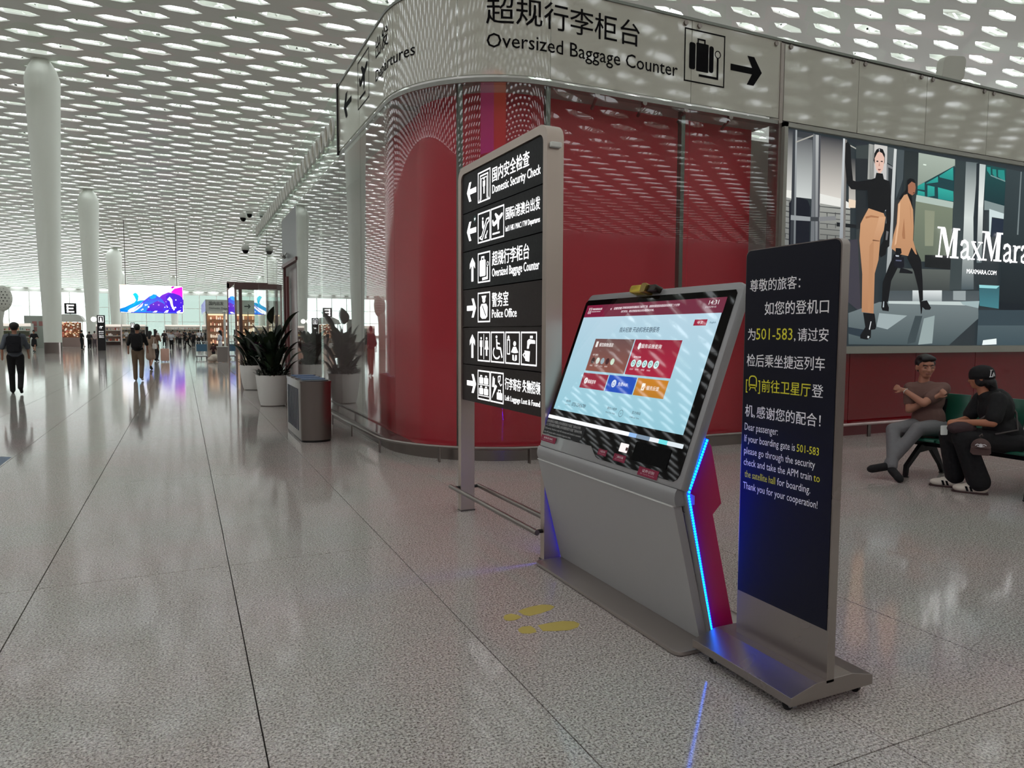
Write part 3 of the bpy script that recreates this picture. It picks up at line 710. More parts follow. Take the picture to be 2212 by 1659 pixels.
MB().box((11.7, 8.22, 5.6), (11.74, 8.26, 5.8)).box((11.55, 8.1, 5.6), (12.1, 8.35, 5.63)).build('bracket', white_p, o)

# light box advertisement
lb = thing('light_box', 'large backlit fashion advertisement of two women in a pale metal frame', 'billboard', (10.7, 7.68, 1.3))
fr_m = mat('lightbox_frame', (158, 160, 150), .45, .2)
MB().box((7.69, 7.64, 4.44), (16.2, 7.72, 4.50)).build('frame_top', fr_m, lb)
MB().box((7.69, 7.62, 1.26), (16.2, 7.72, 1.37)).build('frame_bottom', fr_m, lb)
MB().box((7.69, 7.64, 1.3), (7.755, 7.72, 4.5)).build('frame_side', fr_m, lb); MB().box((16.1, 7.64, 1.3), (16.2, 7.72, 4.5)).build('frame_side', fr_m, lb)
fa = Fr((0, 7.70, 0), (1, 0, 0), (0, 0, 1)); mb = MB()
mb.poly([(7.7, 1.3), (16.15, 1.3), (16.15, 4.46), (7.7, 4.46)], fa, 0, (44, 52, 56))
for k, (c, c2, pts) in enumerate(POSTER):
    K = [(max(7.72, min(16, x)), max(1.3, min(4.46, z))) for x, z in pts]
    mb.poly(K, fa, .002+k*.0002, c, c2)
mb.poly([(13.6, 1.3), (16.1, 1.3), (16.1, 4.46), (13.6, 4.46)], fa, .002+.04, (30, 40, 46), (52, 66, 72))
mb.build('poster', art_e, lb, colors=True)
mb = MB()
def gM(m, x, y, h, w):
    for P in ([(.12, .05), (.19, .05), (.27, .9), (.2, .95)], [(0, 0), (.34, 0), (.34, .06), (0, .06)], [(.04, .94), (.4, .94), (.4, 1), (.04, 1)], [(.2, .97), (.43, .97), (.66, .25), (.58, 0)], [(.56, 0), (.62, .0), (.9, .97), (.82, .97)], [(.8, .05), (1.02, .05), (1.04, .97), (.84, .97)], [(.7, 0), (1.13, 0), (1.13, .06), (.7, .06)], [(.8, .94), (1.15, .94), (1.15, 1), (.8, 1)]):
        m.poly([(x+a*w/1.15, y+b*h) for a, b in P], fa, .045)
def gs(m, x, y, h, w, strokes):
    for P, wd in strokes: m.stroke([(x+a*w, y+b*h) for a, b in P], wd*h, fa, .045)
LA = (([(.1, .44), (.18, .56), (.42, .6), (.66, .54), (.72, .42), (.72, .12), (.82, .03), (1, .06)], .11), ([(.72, .36), (.4, .3), (.14, .2), (.16, .07), (.36, .03), (.56, .06), (.72, .18)], .085))
LX_ = (([(.1, .6), (.85, .0)], .13), ([(.85, .6), (.08, .0)], .045), ([(0, .6), (.4, .6)], .045), ([(.6, .6), (1, .6)], .045), ([(0, .02), (.36, .02)], .045), ([(.6, .02), (1, .02)], .045))
LR = (([(.32, .02), (.32, .58)], .13), ([(.02, .025), (.66, .025)], .05), ([(.02, .58), (.34, .58)], .05), ([(.38, .4), (.6, .55), (.95, .57)], .09))
gM(mb, 11.0, 2.795, .485, .58); gs(mb, 11.60, 2.795, .485, .27, LA); gs(mb, 11.88, 2.795, .485, .3, LX_); gM(mb, 12.13, 2.795, .485, .58); gs(mb, 12.73, 2.795, .485, .27, LA); gs(mb, 13.0, 2.795, .485, .22, LR); gs(mb, 13.22, 2.795, .485, .27, LA)
text(mb, 'MAXMARA.COM', fa, 11.80, 2.565, .105, .78, lift=.045, bold=.01)
mb.build('poster_lettering', lit_w, lb)

# ------------------------------------------------------------------ direction sign on two posts
an = math.radians(1.3)
S = Fr((2.155, 5.785, 0), (math.sin(an), -math.cos(an), 0), (0, 0, 1))     # u along the face to the right, v up, n towards the hall
sg = thing('direction_sign', 'tall steel framed direction sign with six dark lit panels between two posts', 'sign', (2.17, 5.0, 0))
SW = 1.566; HT = 2.925
out = rrect(0, 0, SW, HT, [0, 0, .1, .1], 6); inn = rrect(.065, 0, SW-.055, HT-.06, [0, 0, .06, .06], 6)
mb = MB(); o2 = [(a, max(b, 0)) for a, b in out]; i2 = [(a, max(b, 0)) for a, b in inn]; n = len(out)
k = len(mb.v)
P = [S(a, b, 0) for a, b in o2]+[S(a, b, 0) for a, b in i2]+[S(a, b, -.125) for a, b in o2]+[S(a, b, -.125) for a, b in i2]
Fc = []
for i in range(n):
    j = (i+1) % n
    if o2[i][1] < .01 and o2[j][1] < .01 and abs(o2[i][0]-o2[j][0]) > .5: continue
    Fc += [(i, j, n+j, n+i), (2*n+j, 2*n+i, 3*n+i, 3*n+j), (j, i, 2*n+i, 2*n+j), (n+i, n+j, 3*n+j, 3*n+i)]
mb.add(P, Fc); mb.build('post_frame', steel_w, sg, smooth=True)
pan_a = mat('sign_panel_dark', (27, 28, 29), .5, spec=.2); pan_b = mat('sign_panel_brown', (46, 38, 36), .5, spec=.2)
def pict(mb, kind, x, y, w, h, fr, L=.004, fg=None, bgc=None):
    """pictogram in a white outline box; x, y = lower left corner"""
    c = fg
    def T(pts): return [(x+a*w, y+b*h) for a, b in pts]
    R = lambda *p: mb.poly(T(p), fr, L, c)
    def ST(pts, wd): mb.stroke(T(pts), wd*w, fr, L, c=c)
    mb.stroke(T([(0, 0), (1, 0), (1, 1), (0, 1)]), .035*w+.003, fr, L, True, c)
    def man(cx, s, skirt=False):
        mb.disc(x+cx*w, y+(.5+.36*s)*h, .075*s*w, fr, L, 14, c, .06*s*h)
        a = .14*s
        R((cx-a, .5+.27*s), (cx+a, .5+.27*s), (cx+a, .5-.02*s), (cx+a-.05*s, .5-.02*s), (cx+a*.5, .5+.2*s), (cx+a*.55, .5-.4*s), (cx+.02*s, .5-.4*s), (cx+.01*s, .5-.05*s), (cx-.01*s, .5-.05*s), (cx-.02*s, .5-.4*s), (cx-a*.55, .5-.4*s), (cx-a*.5, .5+.2*s), (cx-a+.05*s, .5-.02*s), (cx-a, .5-.02*s))
        if skirt: R((cx-a*.5, .5+.2*s), (cx+a*.5, .5+.2*s), (cx+a*1.5, .5-.12*s), (cx-a*1.5, .5-.12*s))
    if kind == 'gate':
        ST([(.12, .06), (.18, .06), (.18, .88), (.82, .88), (.82, .06), (.88, .06)], .05); ST([(.27, .06), (.27, .78), (.73, .78), (.73, .06)], .035); man(.5, .66)
    elif kind == 'escalator':
        ST([(.1, .16), (.3, .2), (.72, .74), (.9, .76), (.92, .66), (.75, .58), (.36, .08), (.1, .16)], .05); mb.disc(x+.4*w, y+.8*h, .06*w, fr, L, 12, c, .045*h)
        R((.33, .74), (.46, .72), (.5, .5), (.44, .42), (.34, .5)); ST([(.62, .12), (.8, .34)], .05); R((.55, .08), (.74, .1), (.62, .24))
    elif kind == 'plane': plane_icon(mb, x+w/2, y+h*.52, w*.95, fr, L, c)
    elif kind == 'bag':
        mb.poly(rrect(x+.13*w, y+.2*h, x+.64*w, y+.76*h, .05*w, 3), fr, L, c); ST([(.3, .76), (.3, .86), (.5, .86), (.5, .76)], .06)
        ST([(.36, .1), (.78, .12), (.78, .5)], .09); mb.ring(x+.82*w, y+.6*h, .07*w, .025*w, fr, L, 14, c)
    elif kind == 'police':
        mb.disc(x+.5*w, y+.74*h, .13*w, fr, L, 14, c, .09*h); R((.36, .8), (.64, .8), (.7, .9), (.3, .9)); R((.3, .62), (.7, .62), (.82, .5), (.8, .18), (.66, .1), (.34, .1), (.2, .18), (.18, .5))
        mb.stroke(T([(.36, .58), (.7, .2)]), .05*w, fr, L+.001, c=bgc) if bgc else None
    elif kind == 'wc': man(.27, .8); man(.74, .8, True); ST([(.5, .06), (.5, .94)], .03)
    elif kind == 'wheelchair':
        mb.disc(x+.42*w, y+.85*h, .07*w, fr, L, 14, c, .05*h); ST([(.43, .78), (.46, .48), (.74, .46), (.86, .16)], .085); ST([(.46, .64), (.68, .62)], .05)
        mb.stroke([(x+.44*w+.28*w*math.cos(t), y+.32*h+.2*h*math.sin(t)) for t in [math.radians(130+i*14) for i in range(15)]], .06*w, fr, L, c=c)
    elif kind == 'baby':
        ST([(.12, .3), (.3, .3), (.3, .76), (.12, .76), (.12, .3)], .04); R((.13, .8), (.29, .8), (.25, .9), (.17, .9)); mb.disc(x+.66*w, y+.64*h, .1*w, fr, L, 14, c, .08*h)
        R((.56, .54), (.76, .54), (.92, .36), (.74, .34), (.6, .34), (.4, .36)); R((.5, .28), (.6, .28), (.64, .08), (.5, .12)); R((.7, .28), (.82, .28), (.82, .12), (.68, .08))
    elif kind == 'water':
        R((.4, .62), (.4, .74), (.52, .8), (.9, .76), (.92, .66), (.62, .66), (.54, .62), (.5, .5), (.38, .5)); R((.58, .82), (.76, .82), (.76, .9), (.58, .9))
        R((.22, .44), (.58, .42), (.54, .1), (.28, .12)); ST([(.22, .36), (.12, .3), (.26, .2)], .04)
    elif kind == 'lockers':
        for (a, b) in ((.1, .55), (.52, .55), (.1, .17), (.52, .17)):
            mb.poly(rrect(x+a*w, y+b*h, x+(a+.36)*w, y+(b+.22)*h, .03*w, 2), fr, L, c); ST([(a+.12, b+.22), (a+.12, b+.28), (a+.24, b+.28), (a+.24, b+.22)], .04)
        R((.06, .5), (.94, .5), (.94, .53), (.06, .53)); R((.06, .11), (.94, .11), (.94, .14), (.06, .14))
    elif kind == 'lost':
        R((.12, .5), (.32, .5), (.34, .82), (.26, .8), (.24, .88), (.18, .86), (.16, .76)); R((.1, .1), (.52, .54), (.4, .6), (.3, .5)); ST([(.6, .88), (.78, .9), (.74, .74), (.62, .7), (.6, .88)], .04); ST([(.66, .7), (.8, .58), (.9, .64)], .04)
        mb.poly(rrect(x+.5*w, y+.1*h, x+.92*w, y+.34*h, .03*w, 2), fr, L, c); ST([(.62, .34), (.62, .42), (.8, .42), (.8, .34)], .04)
tops = [2.862, 2.540, 2.224, 1.910, 1.595, 1.285, .975]
PAN = [('left', ['gate'], '国内安全检查', 'Domestic Security Check', .34, .615, .78, pan_a),
       ('left', ['escalator', 'plane'], '国际/港澳台出发', 'Int\'l / HK / MAC / TW Departures', .30, .535, .535, pan_a),
       ('up', ['bag'], '超规行李柜台', 'Oversized Baggage Counter', .34, .62, .77, pan_a),
       ('right', ['police'], '警务室', 'Police Office', .34, .29, .43, pan_b),
       ('up', ['wc', 'wheelchair', 'baby', 'water'], None, None, 0, 0, 0, pan_b),
       ('right', ['lockers', 'lost'], '行李寄存 失物招领', 'Left Luggage Lost & Found', .34, .555, .555, pan_b)]
for k, (ar, ics, zh, en, a_, wz, we, pm) in enumerate(PAN):
    y1 = tops[k]-.004; y0 = tops[k+1]+.004; h = y1-y0
    x0_, x1_ = .068, SW-.058
    last = k == 5
    rr = [.0, .0 if last else .02, .035, .0]
    pn = MB().prism(rrect(x0_, y0, x1_, y1, rr, 3), -.07, -.012, S).build('sign_panel', pm, sg)
    mb = MB(); F2 = S.off(0, 0, -.0105)
    arrow(mb, .268 if ar != 'up' else .288, y0+h*.5, .195 if ar != 'up' else .195, F2, {'left': PI, 'right': 0, 'up': PI/2}[ar], .042, .078 if ar != 'up' else .055); mb.build('arrow', lit_w, pn)
    bw, bh = .23, .227
    x = .406; by = y0+(h-bh)/2
    for q, ic in enumerate(ics):
        mb = MB(); pict(mb, ic, x, by, bw, bh, F2, .0, None, None); mb.build('pictogram', lit_w, pn)
        if ic == 'police': mb = MB(); mb.stroke([(x+.38*bw, by+.56*bh), (x+.68*bw, by+.2*bh)], .012, F2, .001); mb.build('sash', pm, pn)
        x += bw+(.02 if len(ics) < 4 else .030)
    if zh:
        tx = x+(.012 if k in (1, 5) else .022)
        mb = MB(); text(mb, zh, F2, tx, y0+h*.52, .118 if k in (0, 2, 3) else .095, wz, bold=.016); text(mb, en, F2, tx, y0+h*.22, .092 if k in (0, 2, 3) else .056, we, bold=.012)
        mb.build('lettering', lit_w, pn)
mb = MB(); f = Fr(S(SW-.005, 2.80, -.06), S.n*-1, (0, 0, 1)); mb.box((-.045, 0, -.0), (.035, .035, .03), Fr(S(SW, 2.76, -.06), -S.n, (0, 0, 1), S.u)); mb.build('edge_clip', white_p, sg, bevel=.006)
mb = MB(); mb.disc(.342, 2.468, .028, S, -.0095, 20); mb.build('round_sticker', mat('teal_sticker', (40, 84, 80), .5), sg)
mb = MB(); text(mb, '3F', S, .327, 2.458, .028, .03, lift=-.0090, bold=.01); mb.build('sticker_lettering', lit_w, sg)
b1 = MB().tube([S(-.05, .205, .055), S(SW+.0, .205, .055)], .019, 14).build('foot_bar', steel, sg, smooth=True)
b2 = MB().tube([S(.02, .205, -.18), S(SW-.02, .205, -.18)], .019, 14).build('foot_bar', steel, sg, smooth=True)
for a in (.03, SW-.03):
    MB().tube([S(a, .205, 0), S(a, .205, .04)], .014, 8).build('bar_mount', dark_m, sg, smooth=True)
    MB().tube([S(a, .205, -.12), S(a, .205, -.165)], .014, 8).build('bar_mount', dark_m, sg, smooth=True)
for a in (0, SW-.065): MB().box((a-.004, 0, -.13), (a+.069, .012, .004), S).build('post_foot', steel_d, sg)
# back skin between posts
MB().prism(rrect(.066, .985, SW-.056, HT-.062, .02, 2), -.118, -.075, S).build('back_cover', steel_d, sg)

# ------------------------------------------------------------------ self service kiosk
KY0, KY1 = 2.713, 4.212
ki = thing('service_kiosk', 'silver self service kiosk with tilted touch screen and magenta sides glowing blue', 'kiosk', (2.35, 3.46, 0))
XZ = Fr((0, KY1, 0), (1, 0, 0), (0, 0, 1), (0, -1, 0))      # profile frame, w runs from the far side to the near side
KW = KY1-KY0
mb = MB(); f = Fr((0, 0, 0), (1, 0, 0), (0, 1, 0)); mb.prism(rrect(2.108, 2.672, 2.72, 4.205, .045, 5), .004, .024, f); mb.build('base_plate', mat('base_steel', (168, 160, 154), .34, .8, bscale=2), ki, smooth=True, bevel=.003)
mb = MB(); mb.prism([(2.315, .024), (2.52, .024), (2.37, .654), (2.41, .70), (2.36, .96), (2.30, 1.0), (2.28, .9), (2.145, .715)], .05, KW-.06, XZ); mb.build('core', mat('kiosk_front', (166, 165, 164), .4, coat=.1), ki)
mb = MB(); mb.prism([(2.311, .024), (2.360, .024), (2.183, .712), (2.134, .712)], .004, KW-.043, XZ); mb.build('front_panel', MATS['kiosk_front'], ki, bevel=.002)
mb = MB(); mb.prism([(2.138, .716), (2.130, .735), (2.1275, .76), (2.132, .785), (2.1425, .802), (2.21, .78), (2.25, .76), (2.25, .716)], .0, KW-.03, XZ); mb.build('chin_cover', case_m, ki, smooth=True)
A = Vector((2.157, 4.208, .84)); Dv = Vector((.348, 0, .94)).normalized()
K = Fr(A, (0, -1, 0), Dv, (-Dv.z, 0, Dv.x))
MB().prism([(2.128, .7115), (2.15, .7115), (2.15, .7165), (2.128, .7165)], .004, KW-.043, XZ).build('seam_highlight', mat('highlight_pale', (225, 225, 222), .3), ki)  # thin pale strip, a painted highlight along the seam under the chin
mb = MB(); mb.prism(rrect(-.004, -.041, 1.490, 1.035, [0, 0, .055, .055], 6), -.055, .0, K); mb.build('screen_case', case_m, ki, smooth=True, bevel=.012)
gl = [(-.0, .02), (.64, .02), (.70, -.028), (.73, -.035), (1.41, -.035), (1.44, -.01), (1.455, .03), (1.455, .975), (1.44, .99), (.02, .99), (.0, .975)]
gl = [(-.0, .045), (.62, .048), (.66, .02), (.70, -.005), (.73, -.012), (1.42, -.012), (1.445, .005), (1.455, .03), (1.455, .972), (1.44, .99), (.02, .99), (.0, .972)]
mb = MB(); mb.prism(gl, .0005, .004, K); gp = mb.build('glass_front', black_g, ki)
sc = MB(); z = .0045
bgc = (176, 214, 226)
sc.poly([(.035, .222), (1.39, .222), (1.39, .868), (.035, .868)], K, z, (186, 216, 232), (150, 204, 220))
sc.poly([(.035, .868), (1.395, .868), (1.395, .953), (.035, .953)], K, z, (126, 26, 60))
sc.poly([(.3, .868), (1.395, .868), (1.395, .953), (.22, .953)], K, z+.0002, (112, 38, 62))
def bxx(x0, y0, x1, y1, c, c2=None, d=.0004, r=0): sc.poly(rrect(x0, y0, x1, y1, r, 3) if r else [(x0, y0), (x1, y0), (x1, y1), (x0, y1)], K, z+d, c, c2)
bxx(.277, .503, .712, .718, (106, 76, 76), (140, 82, 70)); bxx(.722, .503, 1.152, .718, (146, 24, 54), (172, 20, 58)); bxx(.270, .388, .562, .488, (150, 32, 58)); bxx(.572, .388, .858, .490, (22, 78, 190)); bxx(.867, .388, 1.147, .490, (206, 130, 30), (190, 124, 30))
bxx(1.20, .800, 1.30, .834, (160, 22, 60))
TXs = [('指尖轻触 开启机场安静服务', .52, .765, .036, .40, (40, 60, 84)), ('14:31', 1.27, .915, .034, .075, (240, 240, 240)), ('2025/9/15', 1.25, .897, .014, .085, (210, 200, 205)),
       ('深圳机场国际航站楼', .115, .918, .015, .12, (235, 225, 230)), ('SHENZHEN AIRPORT', .115, .903, .009, .11, (225, 215, 220)), ('温馨提醒', .375, .915, .018, .09, (235, 220, 226)),
       ('深圳机场的旅客如需前往卫星厅广场，请提前规划您的登机时间预留二十分钟', .47, .917, .017, .56, (238, 226, 232)), ('出行安全，建议您提前到达并办理登机手续。', .47, .893, .016, .34, (238, 226, 232)),
       ('中文', 1.228, .81, .018, .044, (250, 240, 244)), ('English', 1.325, .812, .013, .045, (90, 120, 140)),
       ('餐饮购物酒店', .345, .668, .028, .16, (245, 240, 238)), ('服务设施查询', .80, .668, .028, .19, (245, 240, 240)), ('航班查询', .352, .425, .027, .09, (250, 240, 240)), ('免费WiFi', .69, .43, .027, .10, (235, 240, 250)), ('服务反馈', .975, .428, .027, .11, (250, 240, 230)),
       ('• 热门推荐', .30, .606, .013, .07, (220, 210, 206)), ('• 常用设施', .75, .606, .013, .08, (240, 225, 230)),
       ('0755-23456789', .25, .262, .034, .17, (60, 78, 92)), ('服务热线', .17, .283, .016, .055, (90, 110, 122)), ('Service Hotline', .165, .262, .009, .07, (110, 130, 140)),
       ('微信小程序', .66, .283, .018, .10, (80, 100, 112)), ('WeChat App', .655, .26, .012, .10, (100, 120, 130)), ('官方网站', .915, .283, .018, .08, (80, 100, 112)), ('Official Site', .905, .258, .012, .09, (100, 120, 130))]
for t, x, y, h, w, c in TXs: text(sc, t, K, x, y, h, w, lift=z+.0007, c=c, bold=.006)
for i in range(5):
    sc.disc(.33+i*.056, .573, .021, K, z+.0008, 16, [(60, 40, 40), (214, 224, 214), (150, 170, 180), (66, 30, 34), (206, 228, 206)][i])
    sc.disc(.775+i*.055, .573, .023, K, z+.0008, 16, (206, 236, 236)); sc.ring(.775+i*.055, .573, .01, .004, K, z+.0012, 12, (60, 150, 140))
for i, t in enumerate(('肯德基', '全家', '太平洋', '咖啡')): text(sc, t, K, .31+i*.058, .535, .011, .032, lift=z+.0008, c=(230, 220, 216))
for i, t in enumerate(('卫生间', '饮水处', '母婴室', '充电站')): text(sc, t, K, .755+i*.056, .533, .011, .034, lift=z+.0008, c=(250, 225, 232))
sc.poly(rrect(.302, .662, .328, .70, .004, 2), K, z+.0008, (240, 236, 232)); sc.poly([(.78-.012, .69), (.78, .70), (.78+.015, .69), (.78+.015, .665), (.78, .655), (.78-.012, .665)], K, z+.0008, (245, 240, 240))
sc.disc(.325, .437, .021, K, z+.0008, 16, (240, 232, 234)); sc.disc(.645, .44, .024, K, z+.0008, 16, (220, 232, 246)); sc.poly(rrect(.925, .42, .955, .462, .004, 2), K, z+.0008, (250, 240, 226))
sc.stroke([(.315, .43), (.323, .437), (.334, .448)], .004, K, z+.0012, c=(160, 30, 60)); sc.ring(.645, .436, .011, .003, K, z+.0012, 14, (30, 80, 190)); sc.stroke([(.933, .436), (.94, .43), (.95, .446)], .004, K, z+.0012, c=(200, 130, 30))
for dx in (0, .022):
    sc.stroke([(.07+dx, .90), (.078+dx, .917), (.084+dx, .90), (.078+dx, .892)], .004, K, z+.0008, True, (240, 235, 240)); sc.stroke([(.07+dx, .935), (.078+dx, .917), (.086+dx, .935)], .004, K, z+.0008, False, (240, 235, 240))
sc.poly([(.335, .921), (.352, .926), (.345, .91)], K, z+.0008, (236, 222, 228))
sc.ring(.812, .272, .02, .003, K, z+.0008, 18, (90, 112, 124)); text(sc, 'JK', K, .806, .268, .012, .012, lift=z+.0008, c=(70, 92, 104))
sc.build('touch_screen', art_s, gp, colors=True)
# light bar under the screen
mb = MB(); mb.poly(rrect(-.0, .155, .95, .178, .004, 2), K, .0045, (250, 252, 255)); mb.poly([(.95, .155), (1.02, .155), (1.02, .178), (.95, .178)], K, .0045, (150, 190, 240)); mb.poly([(1.02, .155), (1.14, .155), (1.14, .178), (1.02, .178)], K, .0045, (120, 140, 160))
mb.poly([(1.14, .155), (1.22, .155), (1.22, .178), (1.14, .178)], K, .0045, (235, 240, 245)); mb.poly([(1.22, .155), (1.29, .155), (1.29, .178), (1.22, .178)], K, .0045, (110, 225, 230)); mb.poly(rrect(1.29, .155, 1.418, .178, .004, 2), K, .0045, (225, 235, 240))
mb.build('light_bar', art_e, gp, colors=True)
# notice at lower left of the glass
mb = MB(); mb.poly([(.0, .05), (.46, .05), (.50, .075), (.50, .15), (.0, .15)], K, .0044, (26, 26, 28)); 
for i, t in enumerate(('自助值机办理截止时间是航班计划起飞前45分钟,', '人工柜台值机办理截止时间是航班计划起飞前40分钟。', 'Self-service check-in ends 45 minutes and check-in counters', 'close 40 minutes before scheduled departure time.')):
    text(mb, t, K, .008, .128-i*.024, .021 if i < 2 else .018, (.44, .47, .47, .36)[i], lift=.0048, c=(186, 186, 186), bold=.004)
mb.build('notice', art_d, gp, colors=True)
mb = MB(); mb.prism(rrect(1.04, .035, 1.345, .138, .006, 2), .004, .0065, K); mb.build('document_scanner', mat('scanner_black', (3, 3, 4), .7, spec=.1), gp)
mb = MB(); mb.poly(rrect(.905, .062, .985, .112, .004, 2), K, .006, (255, 246, 244)); mb.poly([(.965, .075), (.985, .075), (.985, .093), (.965, .093)], K, .0064, (60, 30, 30)); mb.build('barcode_reader', art_e, gp, colors=True)
def label_(x0, y0, x1, y1, l1, l2, wz=None):
    mb = MB(); mb.poly([(x0, y0), (x1, y0), (x1, y1), (x0, y1)], K, .0052, (136, 30, 62)); w = x1-x0; h = y1-y0
    text(mb, l1, K, x0+w*.2, y0+h*.48, h*.38, w*.6, lift=.0056, c=(236, 214, 220), bold=.01); text(mb, l2, K, x0+w*.14, y0+h*.2, h*.2, w*.72, lift=.0056, c=(210, 160, 176))
    mb.build('pink_label', art_d, ki, colors=True)
label_(-.003, -.004, .20, .036, '自助查询机', 'Self-service Inquiry'); label_(.71, .012, .80, .048, '小票打印', 'Receipt'); label_(.875, .006, .99, .046, '二维码扫描', 'QR Scanner')
f2 = K; label_(1.13, -.03+.0, 1.30, .022 if 0 else -.014+.03, '证件识别', 'ID Card Reader')
# camera on the top edge
mb = MB(); mb.prism(rrect(.565, .998, .73, 1.045, .018, 5), .0, .058, K); wc = mb.build('camera_module', mat('gold_metal', (206, 184, 60), .25, .6), ki, smooth=True, bevel=.008)
mb = MB(); mb.prism(rrect(.715, 1.002, .815, 1.042, .014, 5), -.01, .05, K); mb.build('camera_hood', mat('hood_dark', (40, 34, 26), .25, .5), wc, smooth=True, bevel=.006)
mb = MB(); mb.prism(rrect(.685, .994, .735, 1.05, .01, 3), -.0, .062, K); mb.build('camera_clip', mat('clip_bronze', (140, 118, 60), .3, .7), wc, smooth=True)
# magenta side cheeks and led strips
CH = [(2.288, 1.04), (2.32, 1.035), (2.352, 1.0), (2.424, .705), (2.372, .654), (2.53, .030), (2.37, .026), (2.196, .79)]
blue_e = mat('blue_led_glow', (10, 20, 255), .4, emit=22, ergb=(0, 20, 255)); cyan_e = mat('cyan_led', (40, 190, 255), .4, emit=4, ergb=(10, 190, 255))
for k, (w0, w1, ws) in enumerate(((KW-.058, KW-.036, 1), (.004, .03, 0))):
    mb = MB(); mb.prism(CH, w0, w1, XZ); ck = mb.build('side_cheek', pink_m, ki, bevel=.004)
    path = [(2.298, 1.04, .010), (2.204, .80, .016), (2.200, .775, .020), (2.378, .030, .028)]
    pts = [XZ(a, b, KW-c if ws else -.001) for a, b, c in path]
    MB().tube(pts, .0095 if ws else .0065, 8).build('led_strip', blue_e if ws else mat('blue_led_far', (10, 20, 255), .4, emit=70, ergb=(0, 20, 255)), ck, smooth=True)
    if ws: MB().prism([(a-.0225, b) for a, b, c in path]+[(a-.0105, b) for a, b, c in path[::-1]], *((KW-.052, KW-.013) if ws else (.0, .02)), XZ).build('led_channel', case_m, ck)
    if k == 0:
        mb = MB()
        for (p, q) in zip(pts, pts[1:]):
            n = max(1, int((q-p).length/.014))
            for i in range(n):
                c = p.lerp(q, (i+.5)/n); mb.ball(c+Vector((-.003, -.0085, 0)), .0062, 6, 4)
        mb.build('led_beads', cyan_e, ck, kind='stuff')
mb = MB(); mb.prism([(2.182, .80), (2.205, .82), (2.215, .68), (2.20, .68)], KW-.058, KW-.04, XZ); mb.build('hinge_cover', black_g, ki)
mb = MB(); mb.prism([(2.27, .9), (2.36, .86), (2.56, 1.5), (2.51, 1.56)], .3, KW-.4, XZ); mb.build('rear_housing', case_m, ki, bevel=.01)

# ------------------------------------------------------------------ free standing notice board on castors
ns = thing('notice_stand', 'tall dark blue passenger notice board on a ridged steel base with castors', 'sign', (2.4, 2.33, 0))
PY1, PX = 2.582, 2.386
N = Fr((PX, PY1, 0), (0, -1, 0), (0, 0, 1)); NW = .532; NT = 1.935
mb = MB(); mb.prism(rrect(0, .105, NW, NT, [0, 0, .03, .03], 5), -.044, -.001, N); mb.build('board', steel_n, ns, smooth=True)
mb = MB(); mb.prism(rrect(.004, .328, NW-.008, NT-.004, [0, 0, .028, .028], 5), -.001, .0015, N); fp = mb.build('face_panel', mat('navy_face', (14, 16, 30), .42, spec=.25), ns)
prof = [(2.192, .045), (2.192, .082), (2.335, .118), (2.54, .118), (2.665, .088), (2.665, .045)]
XN = Fr((0, 2.665, 0), (1, 0, 0), (0, 0, 1), (0, -1, 0))
mb = MB(); mb.prism(prof, 0, .615, XN); mb.build('base', steel_n, ns, bevel=.002)
for (x, y, a) in ((2.235, 2.56, .4), (2.235, 2.11, .9), (2.62, 2.10, .3), (2.62, 2.6, 0)):
    cs = MB().box((x-.018, y-.018, .036), (x+.018, y+.018, .047)).tube([(x, y, .022), (x, y, .045)], .007, 8).build('castor', steel, ns)
    d = Vector((math.cos(a), math.sin(a), 0)); c = Vector((x, y, .02))
    MB().tube([c-d*.011, c+d*.011], .02, 16).build('wheel', rubber, cs, smooth=True)
    if y < 2.57 and x < 2.3: MB().prism(rrect(-.035, .012, .0, .045, .006, 2), -.014, .014, Fr((x, y, 0), (math.cos(a+1.8), math.sin(a+1.8), 0), (0, 0, 1))).build('brake_pedal', mat('grey_plastic', (130, 132, 134), .4), cs)
wt = mat('print_white', (255, 255, 255), .5, emit=0); ye = mat('print_yellow', (232, 226, 50), .5)
def nl(segs, y, h, x=.03):
    """one printed line made of (text, material key, width) runs"""
    for t, m, x0_, w, hh, b in segs:
        mb = MB(); text(mb, t, N, x0_, y, hh, w, lift=.0022, bold=b); mb.build('printed_line', m, fp)
nl([('尊敬的旅客：', wt, .032, .295, .060, .012)], 1.748, 0)
nl([('如您的登机口', wt, .127, .352, .064, .012)], 1.640, 0)
nl([('为', wt, .026, .048, .060, .012), ('501-583', ye, .078, .215, .073, .0), (',', wt, .302, .008, .06, .0), ('请过安', wt, .322, .160, .060, .012)], 1.525, 0)
nl([('检后乘坐捷运列车', wt, .024, .445, .062, .012)], 1.405, 0)
nl([('[', ye, .022, .012, .068, 0), (']', ye, .100, .012, .068, 0), ('前往卫星厅', ye, .122, .278, .062, .012), ('登', wt, .408, .058, .060, .012)], 1.292, 0)
nl([('机,', wt, .022, .062, .062, .012), ('感谢您的配合！', wt, .096, .362, .060, .012)], 1.170, 0)
EN = [('Dear passenger:', .200), (None, 0), ('please go through the security', .412), ('check and take the APM train', .385), (None, 1), ('Thank you for your cooperation!', .435)]
yy = [1.102, 1.047, .990, .936, .880, .824]
nl([('Dear passenger:', wt, .022, .205, .049, .0)], yy[0], 0); nl([('If your boarding gate is', wt, .022, .305, .047, .0), ('501-583', ye, .337, .118, .047, .003)], yy[1], 0)
nl([('please go through the security', wt, .022, .415, .047, .0)], yy[2], 0); nl([('check and take the APM train', wt, .022, .400, .047, .0), ('to', ye, .432, .032, .047, .0)], yy[3], 0)
